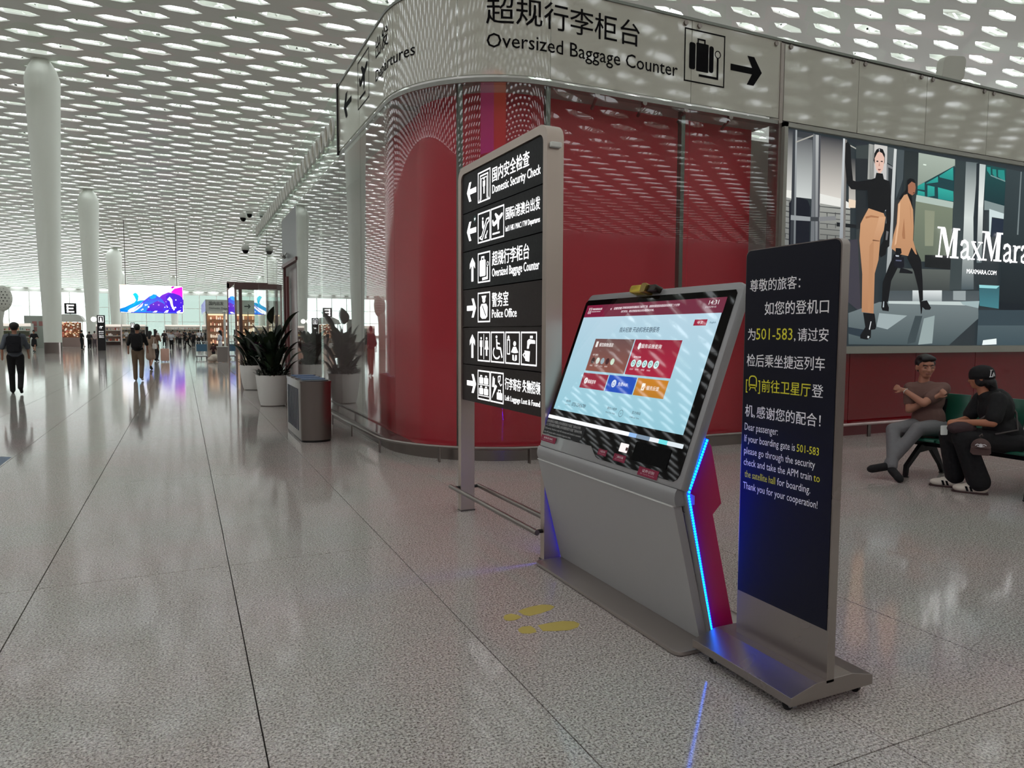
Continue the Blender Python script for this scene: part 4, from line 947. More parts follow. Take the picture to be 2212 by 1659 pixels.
nl([('the satellite hall', ye, .030, .190, .047, .0), ('for boarding.', wt, .232, .185, .047, .0)], yy[4], 0); nl([('Thank you for your cooperation!', wt, .022, .435, .047, .0)], yy[5], 0)
mb = MB(); mb.stroke(rrect(.043, 1.308, .089, 1.356, [.004, .004, .018, .018], 4), .006, N, .0022, True); mb.poly([(.048, 1.300), (.084, 1.300), (.084, 1.318), (.048, 1.318)], N, .0022); mb.stroke([(.052, 1.300), (.044, 1.288)], .005, N, .0022); mb.stroke([(.080, 1.300), (.088, 1.288)], .005, N, .0022)
mb.build('train_icon', ye, fp)

# ------------------------------------------------------------------ yellow footprints on the floor
FT = {'L': ([(1.658, 3.505), (1.695, 3.522), (1.747, 3.535), (1.822, 3.539), (1.867, 3.515), (1.877, 3.48), (1.834, 3.448), (1.766, 3.428), (1.69, 3.419), (1.666, 3.444)], [(1.547, 3.456), (1.57, 3.486), (1.61, 3.490), (1.637, 3.455), (1.642, 3.42), (1.59, 3.400), (1.557, 3.405), (1.543, 3.423)]),
      'R': ([(1.672, 3.288), (1.734, 3.292), (1.819, 3.286), (1.875, 3.256), (1.887, 3.215), (1.856, 3.180), (1.794, 3.166), (1.723, 3.186), (1.665, 3.213)], [(1.556, 3.286), (1.589, 3.307), (1.635, 3.297), (1.640, 3.255), (1.629, 3.215), (1.59, 3.212), (1.553, 3.231), (1.547, 3.26)])}
ym = mat('yellow_sticker', (190, 170, 88), .45)
for k, lb_ in (('L', 'yellow footprint sticker nearer the direction sign posts'), ('R', 'yellow footprint sticker nearer the notice board')):
    o = thing('footprint_sticker', lb_, 'sticker', (FT[k][0][0][0], FT[k][0][0][1], 0), group='pair of footprints before the kiosk')
    for nm, P in zip(('sole', 'heel'), FT[k]): MB().prism(P, .0003, .0012, WORLD).build(nm, ym, o)
o = tag(MB().prism([(-2.18, 10.62), (-1.95, 10.45), (-1.95, 9.9), (-1.94, 9.72), (-2.3, 10.0)], .0003, .0012).build('floor_sticker', mat('blue_sticker', (40, 74, 110), .4)), 'blue floor sticker at the edge of the granite walkway', 'sticker')
for x, y in ((.98, 3.95), (2.0, 4.6), (1.45, 4.62)): pass


# ------------------------------------------------------------------ people

def fuse(parts, voxel, name, m, parent=None, smooth_it=4, kind=None, label=None):
    """tapered limbs and ellipsoids fused into one continuous skin. parts: (p0, r0, p1, r1) or ('e', centre, radii, frame)"""
    mb = MB()
    for p in parts:
        if p[0] == 'e':
            mb.ball((0, 0, 0), p[2], 14, 10, Fr(p[1], *(p[3] if len(p) > 3 else ((1, 0, 0), (0, 1, 0), (0, 0, 1)))))
        else:
            a, ra, b, rb = p; a = Vector(a); b = Vector(b); d = (b-a)
            if d.length < 1e-5: continue
            d.normalize(); pts = []; rs = []
            for t in (-.98, -.7, -.35): pts.append(a+d*ra*t); rs.append(ra*math.sqrt(1-t*t))
            pts += [a, b]; rs += [ra, rb]
            for t in (.35, .7, .98): pts.append(b+d*rb*t); rs.append(rb*math.sqrt(1-t*t))
            mb.tube(pts, rs, 12)
    me = bpy.data.meshes.new('w'); me.from_pydata(mb.v, [], mb.f); o = bpy.data.objects.new('w', me)
    COL.objects.link(o)
    r = o.modifiers.new('r', 'REMESH'); r.mode = 'VOXEL'; r.voxel_size = voxel
    s = o.modifiers.new('s', 'SMOOTH'); s.iterations = smooth_it; s.factor = .5
    dg = bpy.context.evaluated_depsgraph_get()
    m2 = bpy.data.meshes.new_from_object(o.evaluated_get(dg)); m2.name = name
    bpy.data.objects.remove(o); bpy.data.meshes.remove(me)
    if parent is not None: m2.transform(wm(parent).inverted())
    m2.materials.clear(); m2.materials.append(m)
    m2.polygons.foreach_set('use_smooth', [True]*len(m2.polygons))
    ob = bpy.data.objects.new(name, m2); COL.objects.link(ob)
    if parent is not None: ob.parent = parent
    if kind: ob['kind'] = kind
    if label: ob['label'] = label
    return ob
def V3(*a): return Vector(a)
skin = mat('skin', (176, 128, 104), .55); skin2 = mat('skin_pale', (190, 146, 122), .55); hair_m = mat('hair_black', (14, 12, 12), .5)
CL = {}
def cloth(name, rgb):
    return mat('cloth_'+name, rgb, .85, bump=.25, bscale=30)
def walker(label, x, y, H=1.72, heading=0., top=(20, 20, 22), bottom=(20, 20, 22), shoes=(25, 25, 25), hair=(14, 12, 12), stride=.28, skirt=False, bag=None, bagc=(15, 15, 18), long_sleeve=False, long_hair=False, arms='swing', hat=False, group=None, vox=.03, lean=0., bagl=None):
    """a standing or walking figure; heading 0 walks away from the camera along +Y"""
    k = H/1.75; ch, sh = math.cos(heading), math.sin(heading)
    def T(a, f, z): return Vector((x+(a*ch+f*sh)*k, y+(-a*sh+f*ch)*k, z*k))
    s = stride; le = lean
    hipL, hipR = T(-.09, 0, .92), T(.09, 0, .92)
    knL, knR = T(-.10, s*.55+.03, .50), T(.10, -s*.25+.05, .49)
    anL, anR = T(-.10, s*.75, .08), T(.10, -s*1.0, .10+s*.25)
    toL, toR = T(-.11, s*.75+.17, .03), T(.11, -s*1.0+.15, .04+s*.05)
    shL, shR = T(-.17, le, 1.42), T(.17, le, 1.42)
    if arms == 'swing': elL, elR, haL, haR = T(-.25, -s*.4, 1.14), T(.25, s*.35, 1.14), T(-.26, -s*.35+.06, .88), T(.26, s*.8+.05, .90)
    elif arms == 'front': elL, elR, haL, haR = T(-.25, .05, 1.15), T(.25, .05, 1.15), T(-.10, .28, 1.18), T(.10, .28, 1.2)
    else: elL, elR, haL, haR = T(-.28, -.02, 1.15), T(.27, .0, 1.15), T(-.2, .25, 1.1), T(.27, .1, .9)
    pel, che, nek, hd = T(0, 0, .97), T(0, le*.8, 1.28), T(0, le, 1.50), T(0, le*1.1+.015, 1.635)
    AX = (T(1, 0, 0)-T(0, 0, 0), T(0, 1, 0)-T(0, 0, 0), (0, 0, 1))
    e = lambda c, rx, ry, rz: ('e', c, (rx*k, ry*k, rz*k), AX)
    sk = skin if hair[0] < 60 else skin2
    body = [(hipL, .075*k, knL, .052*k), (hipR, .075*k, knR, .052*k), (knL, .05*k, anL, .036*k), (knR, .05*k, anR, .036*k), (anL, .036*k, toL, .028*k), (anR, .036*k, toR, .028*k),
            e(pel, .15, .1, .13), e(che, .155, .1, .2), (shL, .055*k, shR, .055*k), (nek-Vector((0, 0, .06*k)), .052*k, hd, .05*k), e(hd, .078, .095, .115), e(hd+(T(0, .085, -.03)-T(0, 0, 0)), .018, .03, .025),
            (shL, .05*k, elL, .038*k), (elL, .037*k, haL, .026*k), (shR, .05*k, elR, .038*k), (elR, .037*k, haR, .026*k), e(haL, .03, .045, .06), e(haR, .03, .045, .06)]
    p = fuse(body, vox, 'person', sk, None, 2); tag(p, label, 'person', group)
    r = .018*k
    tp = [e(pel, .165, .12, .14), e(che, .175, .125, .21), (shL, .07*k, shR, .07*k), (shL, .07*k, elL, .055*k), (shR, .07*k, elR, .055*k)]
    if long_sleeve: tp += [(elL, .05*k, haL, .036*k), (elR, .05*k, haR, .036*k)]
    fuse(tp, vox, 'top', cloth('%d_%d_%d' % top, top), p, 2)
    if skirt: bt = [(T(-.05, 0, .95), .13*k, T(-.06, .02, .58), .15*k), (T(.05, 0, .95), .13*k, T(.06, .02, .58), .15*k)]
    else: bt = [e(pel-Vector((0, 0, .03*k)), .16, .115, .12), (hipL, .1*k, knL, .075*k), (hipR, .1*k, knR, .075*k), (knL, .072*k, anL, .062*k), (knR, .072*k, anR, .062*k)]
    fuse(bt, vox, 'skirt' if skirt else 'trousers', cloth('%d_%d_%d' % bottom, bottom), p, 2)
    for a, t in ((anL, toL), (anR, toR)): fuse([(a, .045*k, t, .038*k)], vox*.8, 'shoe', cloth('%d_%d_%d' % shoes, shoes), p, 1)
    hh = [e(hd+(T(0, -.018, .03)-T(0, 0, 0)), .092, .108, .112)]
    if hat: hh.append(e(hd+(T(0, .0, .05)-T(0, 0, 0)), .105, .125, .09))
    if long_hair: hh.append((hd+(T(0, -.06, .02)-T(0, 0, 0)), .07*k, hd+(T(0, -.1, -.2)-T(0, 0, 0)), .06*k))
    hm = fuse(hh, vox*.8, 'hair', mat('hair_%d' % hair[0], hair, .6), p, 1)
    bc = cloth('bag_%d_%d_%d' % bagc, bagc)
    if bag == 'backpack':
        fr_ = Fr(T(0, -.12, 1.02), AX[0], (0, 0, 1))
        q = MB().prism(rrect(-.15*k, 0, .15*k, .42*k, .06*k, 4), -.02, .15*k, fr_).build('backpack', bc, None, smooth=True, bevel=.02*k); tag(q, bagl, 'backpack')
        MB().prism(rrect(-.11*k, .04*k, .11*k, .2*k, .03*k, 3), .15*k, .19*k, fr_).build('pocket', bc, q, bevel=.01)
        for s_ in (-1, 1): MB().tube([T(s_*.1, -.13, 1.42), T(s_*.11, 0, 1.5), T(s_*.12, .11, 1.38), T(s_*.13, .04, 1.12), T(s_*.12, -.12, 1.06)], .018*k, 6).build('strap', bc, q)
    elif bag == 'shoulder':
        fr_ = Fr(T(.2, -.05, .95), AX[1], (0, 0, 1))
        q = MB().prism(rrect(-.15*k, 0, .15*k, .24*k, .04*k, 4), -.04, .05, fr_).build('shoulder_bag', bc, None, smooth=True, bevel=.01); tag(q, bagl, 'bag')
        MB().tube([T(.2, -.15, 1.17), T(.18, -.03, 1.46), T(.2, .08, 1.17)], .01, 6).build('strap', bc, q)
    return p

# -------- seated man : legs stretched out and crossed, arms folded
bm_ = lambda rgb, n: cloth(n, rgb)
MF = Vector((-.821, -.571, 0)); MR = Vector((.571, -.821, 0))          # towards the camera, and his left
def at(p, f=0, r=0, z=0): return Vector(p)+MF*f+MR*r+Vector((0, 0, z))
hd = V3(7.52, 5.29, 1.19); nk = V3(7.52, 5.31, 1.03); ch_ = V3(7.535, 5.27, .84); bl = V3(7.54, 5.24, .62)
sL, sR = V3(7.60, 5.13, .955), V3(7.44, 5.40, .945); eL, hL_ = V3(7.33, 5.16, .80), V3(7.30, 5.37, .93); eR, hR_ = V3(7.34, 5.33, .715), V3(7.43, 5.09, .875)
pL, pR = V3(7.60, 5.16, .52), V3(7.50, 5.32, .52); kL, kR = V3(7.20, 5.12, .53), V3(7.09, 5.33, .50); aL, aR = V3(6.86, 5.22, .13), V3(6.86, 5.15, .10); tL, tR = V3(6.70, 5.29, .10), V3(6.79, 5.00, .035)
hf = (Vector((-.57, -.82, -.05)).normalized()); hr = hf.cross(Vector((0, 0, 1))).normalized(); HA = (hr, hf, hr.cross(hf))
def hat_(c, r, f, u): return Vector(c)+HA[0]*r+HA[1]*f+HA[2]*u
def head_parts(c, s=1.):
    g = lambda r, f, u, a, b, d: ('e', hat_(c, r*s, f*s, u*s), (a*s, b*s, d*s), HA)
    return [g(0, -.01, .03, .077, .092, .088), g(0, .015, -.03, .062, .076, .075), g(0, .04, -.078, .040, .045, .032), g(0, .088, -.015, .012, .016, .03), g(0, .098, -.03, .017, .014, .014),
            g(0, .082, -.062, .026, .012, .012), g(-.035, .067, -.025, .024, .02, .022), g(.035, .067, -.025, .024, .02, .022), g(-.079, -.005, -.005, .012, .02, .033), g(.079, -.005, -.005, .012, .02, .033), g(0, .075, .035, .05, .016, .018)]
def hand_parts(w, d, up, s=1., curl=.5, side=1):
    """palm and five separate bent fingers; w wrist, d finger direction, up = back of the hand"""
    d = Vector(d).normalized(); up = Vector(up); up = (up-d*up.dot(d)).normalized(); sd = d.cross(up)*side; w = Vector(w)
    P = [('e', w+d*.045*s, (.022*s, .048*s, .014*s), (sd, d, up)), (w, .022*s, w+d*.03*s, .022*s), (w+d*.07*s-sd*.022*s, .012*s, w+d*.07*s+sd*.022*s, .012*s)]
    for i, L in enumerate((.066, .075, .07, .055)):
        o = (i-1.5)*.0185*s; b = w+d*.08*s-sd*o
        m = b+(d*math.cos(curl*.7)-up*math.sin(curl*.7))*L*.45*s; t = m+(d*math.cos(curl*1.9)-up*math.sin(curl*1.9))*L*.55*s
        P += [(b, .0095*s, m, .0085*s), (m, .0085*s, t, .007*s)]
    b = w+d*.025*s+sd*.022*s; m = b+(d*.7+sd*.6-up*.2).normalized()*.04*s; t = m+(d*.9+sd*.15-up*.4).normalized()*.032*s
    P += [(b, .013*s, m, .010*s), (m, .010*s, t, .0085*s)]
    return P
body = head_parts(hd, 1.12)+[(nk-Vector((0, 0, .05)), .058, hd-Vector((0, 0, .05)), .052), ('e', ch_, (.16, .105, .19), (MR, MF, (0, 0, 1))), ('e', bl, (.145, .105, .15), (MR, MF, (0, 0, 1))), (sL, .055, sR, .055),
    (sL, .052, eL, .042), (eL, .042, hL_, .027), (sR, .052, eR, .042), (eR, .042, hR_, .027), (pL, .085, kL, .055), (pR, .085, kR, .055), (kL, .052, aL, .038), (kR, .052, aR, .038), (aL, .035, tL, .03), (aR, .035, tR, .03)]
body += hand_parts(hL_, at(hL_, -.02, -.09, .03)-hL_, MF+Vector((0, 0, .3)), 1., .7, -1)+hand_parts(hR_, at(hR_, .0, .07, .06)-hR_, MF, 1., .9, 1)
man = fuse(body, .0075, 'person', mat('skin_man', (176, 124, 100), .5), None, 3)
tag(man, 'man in brown T-shirt and grey trousers seated with folded arms and crossed ankles', 'person')
tee = cloth('brown_tee', (112, 84, 76))
fuse([('e', ch_, (.185, .13, .20), (MR, MF, (0, 0, 1))), ('e', bl, (.172, .118, .17), (MR, MF, (0, 0, 1))), ('e', at(bl, .0, 0, -.08), (.19, .128, .07), (MR, MF, (0, 0, 1))), (sL, .075, sR, .075), (sL, .078, Vector(sL).lerp(eL, .62), .072), (sR, .07, Vector(sR).lerp(eR, .62), .066), (at(nk, .0, -.05, -.045), .045, at(nk, .0, .05, -.045), .045)], .012, 'shirt', tee, man, 3)
fuse([('e', at(bl, 0, 0, -.1), (.175, .13, .09), (MR, MF, (0, 0, 1))), (pL, .105, kL, .078), (pR, .105, kR, .078), (kL, .075, Vector(kL).lerp(aL, .9), .055), (kR, .075, Vector(kR).lerp(aR, .9), .055)], .013, 'trousers', cloth('grey_cotton', (118, 118, 120)), man, 3)
for a, t in ((aL, tL), (aR, tR)):
    d = (Vector(t)-Vector(a)); fuse([(a, .045, Vector(a)+d*.9, .044), (Vector(a)-d*.15, .04, Vector(t), .036)], .01, 'shoe', cloth('black_shoe', (20, 20, 22)), man, 2)
    MB().tube([Vector(a)+(Vector((kL if a is aL else kR))-Vector(a)).normalized()*.03, Vector(a)+(Vector((kL if a is aL else kR))-Vector(a)).normalized()*.085], .043, 12).build('sock', cloth('white_sock', (190, 190, 188)), man, smooth=True)
g = lambda r, f, u, a, b, d: ('e', hat_(hd, r*1.12, f*1.12, u*1.12), (a*1.12, b*1.12, d*1.12), HA)
fuse([g(0, -.028, .045, .088, .098, .088), g(0, .03, .088, .078, .058, .034), g(.03, .07, .080, .042, .022, .026), g(-.03, .07, .084, .042, .022, .024), g(0, .0, .098, .07, .07, .03), g(-.074, -.01, .04, .016, .04, .03), g(.074, -.01, .04, .016, .04, .03), g(0, -.055, -.01, .066, .05, .06)], .008, 'hair', hair_m, man, 2)
ink = mat('feature_dark', (30, 18, 16), .4)
for s_ in (-1, 1):
    MB().ball((0, 0, 0), (.014, .006, .005), 10, 6, Fr(hat_(hd, s_*.036, .0985, .0), *HA)).build('eye', ink, man, smooth='all')
    MB().tube([hat_(hd, s_*.018, .102, .022), hat_(hd, s_*.038, .100, .029), hat_(hd, s_*.058, .087, .022)], .0045, 6).build('eyebrow', hair_m, man, smooth='all')
MB().tube([hat_(hd, -.027, .094, -.067), hat_(hd, 0, .106, -.065), hat_(hd, .027, .094, -.067)], .0048, 6).build('mouth', mat('lip', (120, 66, 60), .5), man, smooth='all')
w0 = Vector(hL_).lerp(Vector(eL), .06); dd = (Vector(eL)-Vector(hL_)).normalized(); uu = dd.orthogonal().normalized(); vv = dd.cross(uu)
tag(MB().tube([w0+uu*.031*math.cos(t)+vv*.031*math.sin(t) for t in [2*PI*i/18 for i in range(18)]], .004, 6, closed=True).build('wristband', white_p), 'thin white wristband on the raised wrist of the man in brown', 'wristband')

# -------- seated woman seen from behind, black cap
hd = V3(7.17, 4.46, 1.13); hf = Vector((-.52, .85, -.10)).normalized(); hr = hf.cross(Vector((0, 0, 1))).normalized(); HA = (hr, hf, hr.cross(hf))
WF = Vector((-.85, .52, 0)); WR = WF.cross(Vector((0, 0, 1)))          # facing, and her right
ax = (WR, WF, (0, 0, 1))
nk = V3(7.20, 4.43, .99); ch_ = V3(7.27, 4.36, .82); bl = V3(7.32, 4.32, .60); sN, sF = V3(7.15, 4.27, .92), V3(7.36, 4.56, .90)
eN, hN = V3(7.05, 4.25, .705), V3(6.96, 4.50, .69); eF, hF_ = V3(7.24, 4.62, .69), V3(7.02, 4.60, .68)
pN, pF = V3(7.30, 4.20, .50), V3(7.40, 4.40, .50); kN, kF = V3(6.94, 4.46, .54), V3(7.03, 4.66, .54); aN, aF = V3(7.03, 4.34, .10), V3(7.09, 4.62, .10); tN, tF = V3(6.93, 4.49, .035), V3(7.00, 4.76, .035)
body = head_parts(hd)+[(nk-Vector((0, 0, .05)), .052, hd-Vector((0, 0, .05)), .05), ('e', ch_, (.16, .11, .19), ax), ('e', bl, (.16, .13, .15), ax), (sN, .055, sF, .055),
    (sN, .05, eN, .042), (eN, .04, hN, .027), (sF, .05, eF, .042), (eF, .04, hF_, .027), (pN, .09, kN, .06), (pF, .09, kF, .06), (kN, .055, aN, .04), (kF, .055, aF, .04), (aN, .035, tN, .03), (aF, .035, tF, .03)]
body += hand_parts(hN, (-.5, .8, 0), (-.4, -.3, .9), 1., .8, 1)+hand_parts(hF_, (-.8, -.2, 0), (0, 0, 1), 1., .8, -1)
wo = fuse(body, .0075, 'person', mat('skin_woman', (178, 118, 88), .5), None, 3)
tag(wo, 'woman in black shirt, wide black trousers and black cap seated with her back turned', 'person')
blk = cloth('black_shirt', (16, 17, 18))
fuse([('e', ch_, (.19, .15, .21), ax), ('e', bl, (.19, .17, .18), ax), (sN, .078, sF, .075), (sN, .082, Vector(sN).lerp(eN, .75), .075), (sF, .08, Vector(sF).lerp(eF, .75), .07), ('e', Vector(bl)+Vector((.06, -.03, -.06)), (.18, .18, .12), ax), (nk+WR*.03-Vector((0, 0, .05)), .06, nk-WR*.03-Vector((0, 0, .05)), .06)], .012, 'shirt', blk, wo, 3)
fuse([('e', Vector(bl)+Vector((0, 0, -.1)), (.18, .17, .09), ax), (pN, .115, kN, .095), (pF, .115, kF, .09), (kN, .095, aN+Vector((0, 0, .02)), .105), (kF, .095, aF+Vector((0, 0, .02)), .09), (kN, .08, kF, .08)], .013, 'trousers', cloth('black_trousers', (12, 12, 14)), wo, 3)
snk = mat('sneaker_white', (214, 206, 192), .5)
for a, t in ((aN, tN), (aF, tF)):
    d = (Vector(t)-Vector(a)); d.z = 0; d.normalize(); q = d.cross(Vector((0, 0, 1))); a = Vector((a[0], a[1], 0))
    fs = Fr(a-d*.07, d, q, (0, 0, 1))
    sh = fuse([('e', fs(.06, 0, .055), (.075, .052, .058), (d, q, (0, 0, 1))), ('e', fs(.13, 0, .05), (.10, .054, .055), (d, q, (0, 0, 1))), ('e', fs(.2, 0, .042), (.09, .055, .042), (d, q, (0, 0, 1)))], .008, 'shoe', snk, wo, 2)
    MB().prism([(-.012, -.04), (.1, -.046), (.22, -.052), (.285, -.03), (.295, 0), (.285, .03), (.22, .052), (.1, .046), (-.012, .04)], .001, .016, fs).build('sole', mat('sole_brown', (64, 44, 40), .7), sh)
    for i in range(2): MB().prism([(.115+i*.035, -.0), (.135+i*.035, 0), (.15+i*.035, .045), (.13+i*.035, .045)], -.053, -.045, Fr(fs(0, 0, .025), d, (0, 0, 1), q)).build('stripe', black_v, sh)
# her cap
fc = Fr(hat_(hd, 0, -.012, .022), HA[0], HA[1], HA[2]); mb = MB(); n = 24
prof = [(.100, -.035), (.103, .0), (.100, .03), (.088, .062), (.062, .086), (.03, .098), (.005, .101)]
V = [fc(r*.92*math.cos(2*PI*j/n), r*1.1*math.sin(2*PI*j/n), z) for r, z in prof for j in range(n)]
mb.add(V, [(i*n+j, i*n+(j+1) % n, (i+1)*n+(j+1) % n, (i+1)*n+j) for i in range(len(prof)-1) for j in range(n)]+[tuple(range(n))[::-1]])
cap = mb.build('baseball_cap', cloth('black_cap', (15, 15, 16)), None, smooth='all'); tag(cap, 'black baseball cap with a white monogram worn by the seated woman', 'cap')
mb = MB(); mb.prism([(-.07, .06), (-.06, .12), (-.03, .15), (.03, .15), (.06, .12), (.07, .06)], -.003, .003, Fr(fc(0, 0, -.03), -HA[0], -HA[1]*.72-HA[2]*.7)); mb.build('peak', MATS['cloth_black_cap'], cap, bevel=.002)
fuse([('e', hat_(hd, 0, -.06, -.05), (.07, .05, .07), HA), (hat_(hd, 0, -.08, -.05), .05, hat_(hd, .01, -.10, -.15), .04), ('e', hat_(hd, -.055, 0, -.03), (.03, .055, .06), HA), ('e', hat_(hd, .055, -.02, -.04), (.03, .05, .07), HA)], .009, 'hair', hair_m, wo, 2)
nm_ = (-HA[0]*.72-HA[1]*.68).normalized(); fm = Fr(hat_(hd, -.071, -.086, .035), HA[2].cross(nm_), HA[2]); mb = MB()
mb.stroke([(-.015, -.03), (.0, .034)], .010, fm, .006); mb.stroke([(-.012, .034), (.018, .034)], .006, fm, .006); mb.stroke([(-.026, -.03), (.012, -.03), (.022, -.016)], .008, fm, .006); mb.stroke([(.010, -.022), (.026, .006), (.034, -.026)], .009, fm, .0062)
mb.build('monogram', mat('thread_white', (220, 220, 220), .6), cap)
st = MB().tube([sN+Vector((.0, .0, .07)), ch_+WR*.20+WF*-.02+Vector((0, 0, .06)), V3(7.05, 4.30, .78), V3(6.98, 4.42, .66)], .010, 6).tube([sN+Vector((.04, .02, .08)), V3(7.31, 4.19, .80), V3(7.26, 4.14, .64), V3(7.05, 4.22, .60)], .010, 6)
hb = fuse([('e', V3(6.93, 4.47, .635), (.14, .07, .065), (WF, WR, (0, 0, 1)))], .012, 'handbag', cloth('plum_bag', (62, 46, 48)), None, 2); tag(hb, 'dark plum shoulder bag on the lap of the seated woman', 'bag')
st.build('strap', mat('strap_grey', (70, 64, 62), .6), hb, smooth='all')
tag(MB().prism(rrect(-.03, -.045, .03, .05, .008, 2), -.002, .002, Fr((6.86, 4.60, .60), (.5, -.85, .1), (.1, .1, 1))).build('paper_slip', white_p), 'white paper slip tucked beside the plum bag', 'paper')
# hanging brown cap
hc = thing('baseball_cap', 'dusty brown baseball cap with white emblem clipped to the bag', 'cap', (6.90, 4.28, .50))
n = 20; fc = Fr((6.92, 4.27, .50), (.52, -.85, 0), (0, 0, 1)); mb = MB(); V = []
for i in range(8):
    t = i/7*PI/2
    V += [fc(.082*math.cos(t)*math.cos(2*PI*j/n), -.035+.10*math.sin(t) if 0 else .012+.085*math.sin(t)-.035, .075*math.cos(t)*math.sin(2*PI*j/n)) for j in range(n)]
mb.add(V, [(i*n+j, i*n+(j+1) % n, (i+1)*n+(j+1) % n, (i+1)*n+j) for i in range(7) for j in range(n)]+[tuple(range(n))])
mb.build('crown', cloth('brown_cap', (86, 66, 62)), hc, smooth='all')
MB().prism([(-.08, -.02), (-.085, -.07), (-.06, -.095), (.06, -.095), (.085, -.07), (.08, -.02)], .045, .052, fc).build('peak', MATS['cloth_brown_cap'], hc, bevel=.003)
mb = MB(); mb.stroke([(-.045, .0), (-.03, .014), (-.012, .010), (.0, .016), (.014, .010), (.03, .014), (.045, .002)], .008, fc, .078); mb.stroke([(-.03, -.004), (0, -.012), (.03, -.004)], .007, fc, .078); mb.disc(0, .002, .014, fc, .078, 12); mb.build('emblem', MATS['thread_white'], hc)
MB().tube([fc(.0, .06, 0), fc(-.015, .085, .0), fc(.005, .105, 0), fc(.012, .08, 0)], .006, 6).build('clip', steel_d, hc, smooth='all')

# ------------------------------------------------------------------ waiting benches
gp_ = mat('green_seat', (22, 84, 66), .35, coat=.1); bk = mat('bench_metal', (24, 24, 26), .45, .4)
def bench(x, y0, n, sgn, lab):
    P_ = .575
    b = thing('bench', lab, 'bench', (x, y0-n*P_/2, 0))
    for i in range(n):
        ya = y0-i*P_-.012; yb = y0-(i+1)*P_+.012
        Fb = Fr((x, ya, 0), (sgn, 0, 0), (0, 0, 1), (0, -1, 0)); w = ya-yb
        mb = MB(); mb.prism([(-.24, .405), (-.235, .43), (-.2, .435), (0, .415), (.2, .41), (.22, .425), (.22, .40), (0, .385), (-.2, .40)], 0, w, Fb); mb.build('seat', gp_, b, smooth=True, bevel=.006)
        mb = MB(); mb.prism([(.22, .46), (.25, .50), (.30, .70), (.335, .895), (.36, .895), (.325, .70), (.275, .48), (.235, .43)], 0, w, Fb); mb.build('backrest', gp_, b, smooth=True, bevel=.006)
    MB().box((x-.04*1, y0-n*P_+.02, .33), (x+.05, y0-.02, .385)).build('beam', bk, b)
    k = [0.5, n-.5] if n < 4 else [.55, n/2+.2, n-.5]
    for q in k:
        y = y0-q*P_; L = Fr((x, y, 0), (sgn, 0, 0), (0, 0, 1), (0, -1, 0)); lg = MB()
        lg.prism([(-.34, .015), (-.30, .015), (-.29, .1), (-.12, .26), (.06, .28), (.22, .1), (.27, .015), (.31, .015), (.25, .14), (.12, .36), (-.10, .36), (-.33, .13)], -.022, .022, L); lg.build('leg', bk, b, bevel=.004)
        for a in (-.32, .29): MB().lathe([(.035, 0), (.035, .008), (.018, .018)], tuple(L(a, 0, 0)), 12).build('foot', bk, b)
        MB().prism([(.16, .38), (.22, .38), (.31, .84), (.28, .84)], -.015, .015, L).build('back_bracket', bk, b)
    return b
bench(7.44, 5.50, 5, 1, 'green seated waiting bench with black splayed legs under the seated pair')
bench(8.40, 4.50, 4, -1, 'second green bench standing back to back behind the occupied bench')
# things at the picture's right edge
q = fuse([('e', V3(7.95, 4.12, .16), (.17, .24, .16)), ('e', V3(7.93, 4.30, .12), (.13, .12, .12))], .02, 'duffel_bag', cloth('tan_canvas', (96, 76, 58)), None, 3); tag(q, 'soft tan bag lying on the floor behind the benches', 'bag')
MB().tube([(7.93, 3.95, .26), (7.93, 4.05, .36), (7.93, 4.2, .36), (7.93, 4.3, .24)], .012, 6).build('handle', cloth('tan_strap', (110, 90, 66)), q, smooth='all')
q = fuse([('e', V3(7.22, 3.62, .56), (.16, .14, .15)), ('e', V3(7.2, 3.64, .47), (.17, .15, .07))], .016, 'backpack', cloth('navy_pack', (26, 32, 58)), None, 3); tag(q, 'navy rucksack on the green seat beside the seated woman', 'backpack')
MB().tube([(7.16, 3.72, .70), (7.14, 3.70, .76), (7.14, 3.62, .76), (7.16, 3.58, .70)], .008, 6).build('handle', cloth('navy_strap', (150, 150, 150)), q, smooth='all')


# ------------------------------------------------------------------ litter bin by the glass
bn = thing('litter_bin', 'long stainless recycling bin with blue lid and slotted side beside the glass', 'bin', (1.68, 11.0, 0))
BX0, BX1, BY0, BY1, BH = 1.475, 1.90, 10.17, 11.82, .885
def stad(x0, x1, y0, y1, n=10, k=.62):
    P = []; cx = (x0+x1)/2; a = (x1-x0)/2; b = a*k*2*.5
    for i in range(n+1):
        t = PI+PI*i/n; P.append((cx+a*math.cos(t), y0+b+b*math.sin(t)))
    for i in range(n+1):
        t = PI*i/n; P.append((cx+a*math.cos(t), y1-b+b*math.sin(t)))
    return P
MB().prism(stad(BX0, BX1, BY0, BY1, 12), .03, .83).build('body', steel, bn, smooth=True)
MB().prism(stad(BX0+.01, BX1-.01, BY0+.01, BY1-.01, 12), 0, .03).build('foot', dark_m, bn, smooth=True)
MB().prism(stad(BX0-.008, BX1+.008, BY0-.008, BY1+.008, 12), .83, .862).build('rim', steel, bn, smooth=True)
lidm = mat('blue_lid', (40, 52, 66), .35)
MB().prism(stad(BX0+.03, BX1-.03, BY0+.03, BY1-.03, 12), .862, .872).build('lid', lidm, bn, smooth=True)
for i in range(3):
    y = 10.42+i*.43; MB().prism(rrect(BX0+.05, y, BX1-.05, y+.30, .03, 3), .872, .880).build('opening', mat('opening_blue', (44, 84, 134), .4), bn)
    MB().box((BX0-.004, y+.33, .862), (BX1+.004, y+.37, .876)).build('lid_bar', steel, bn)
for i in range(8):
    y = 10.50+i*.145; MB().box((BX0-.003, y, .14), (BX0+.004, y+.075, .74)).build('slot', mat('slot_blue', (22, 34, 56), .6, spec=.1), bn)

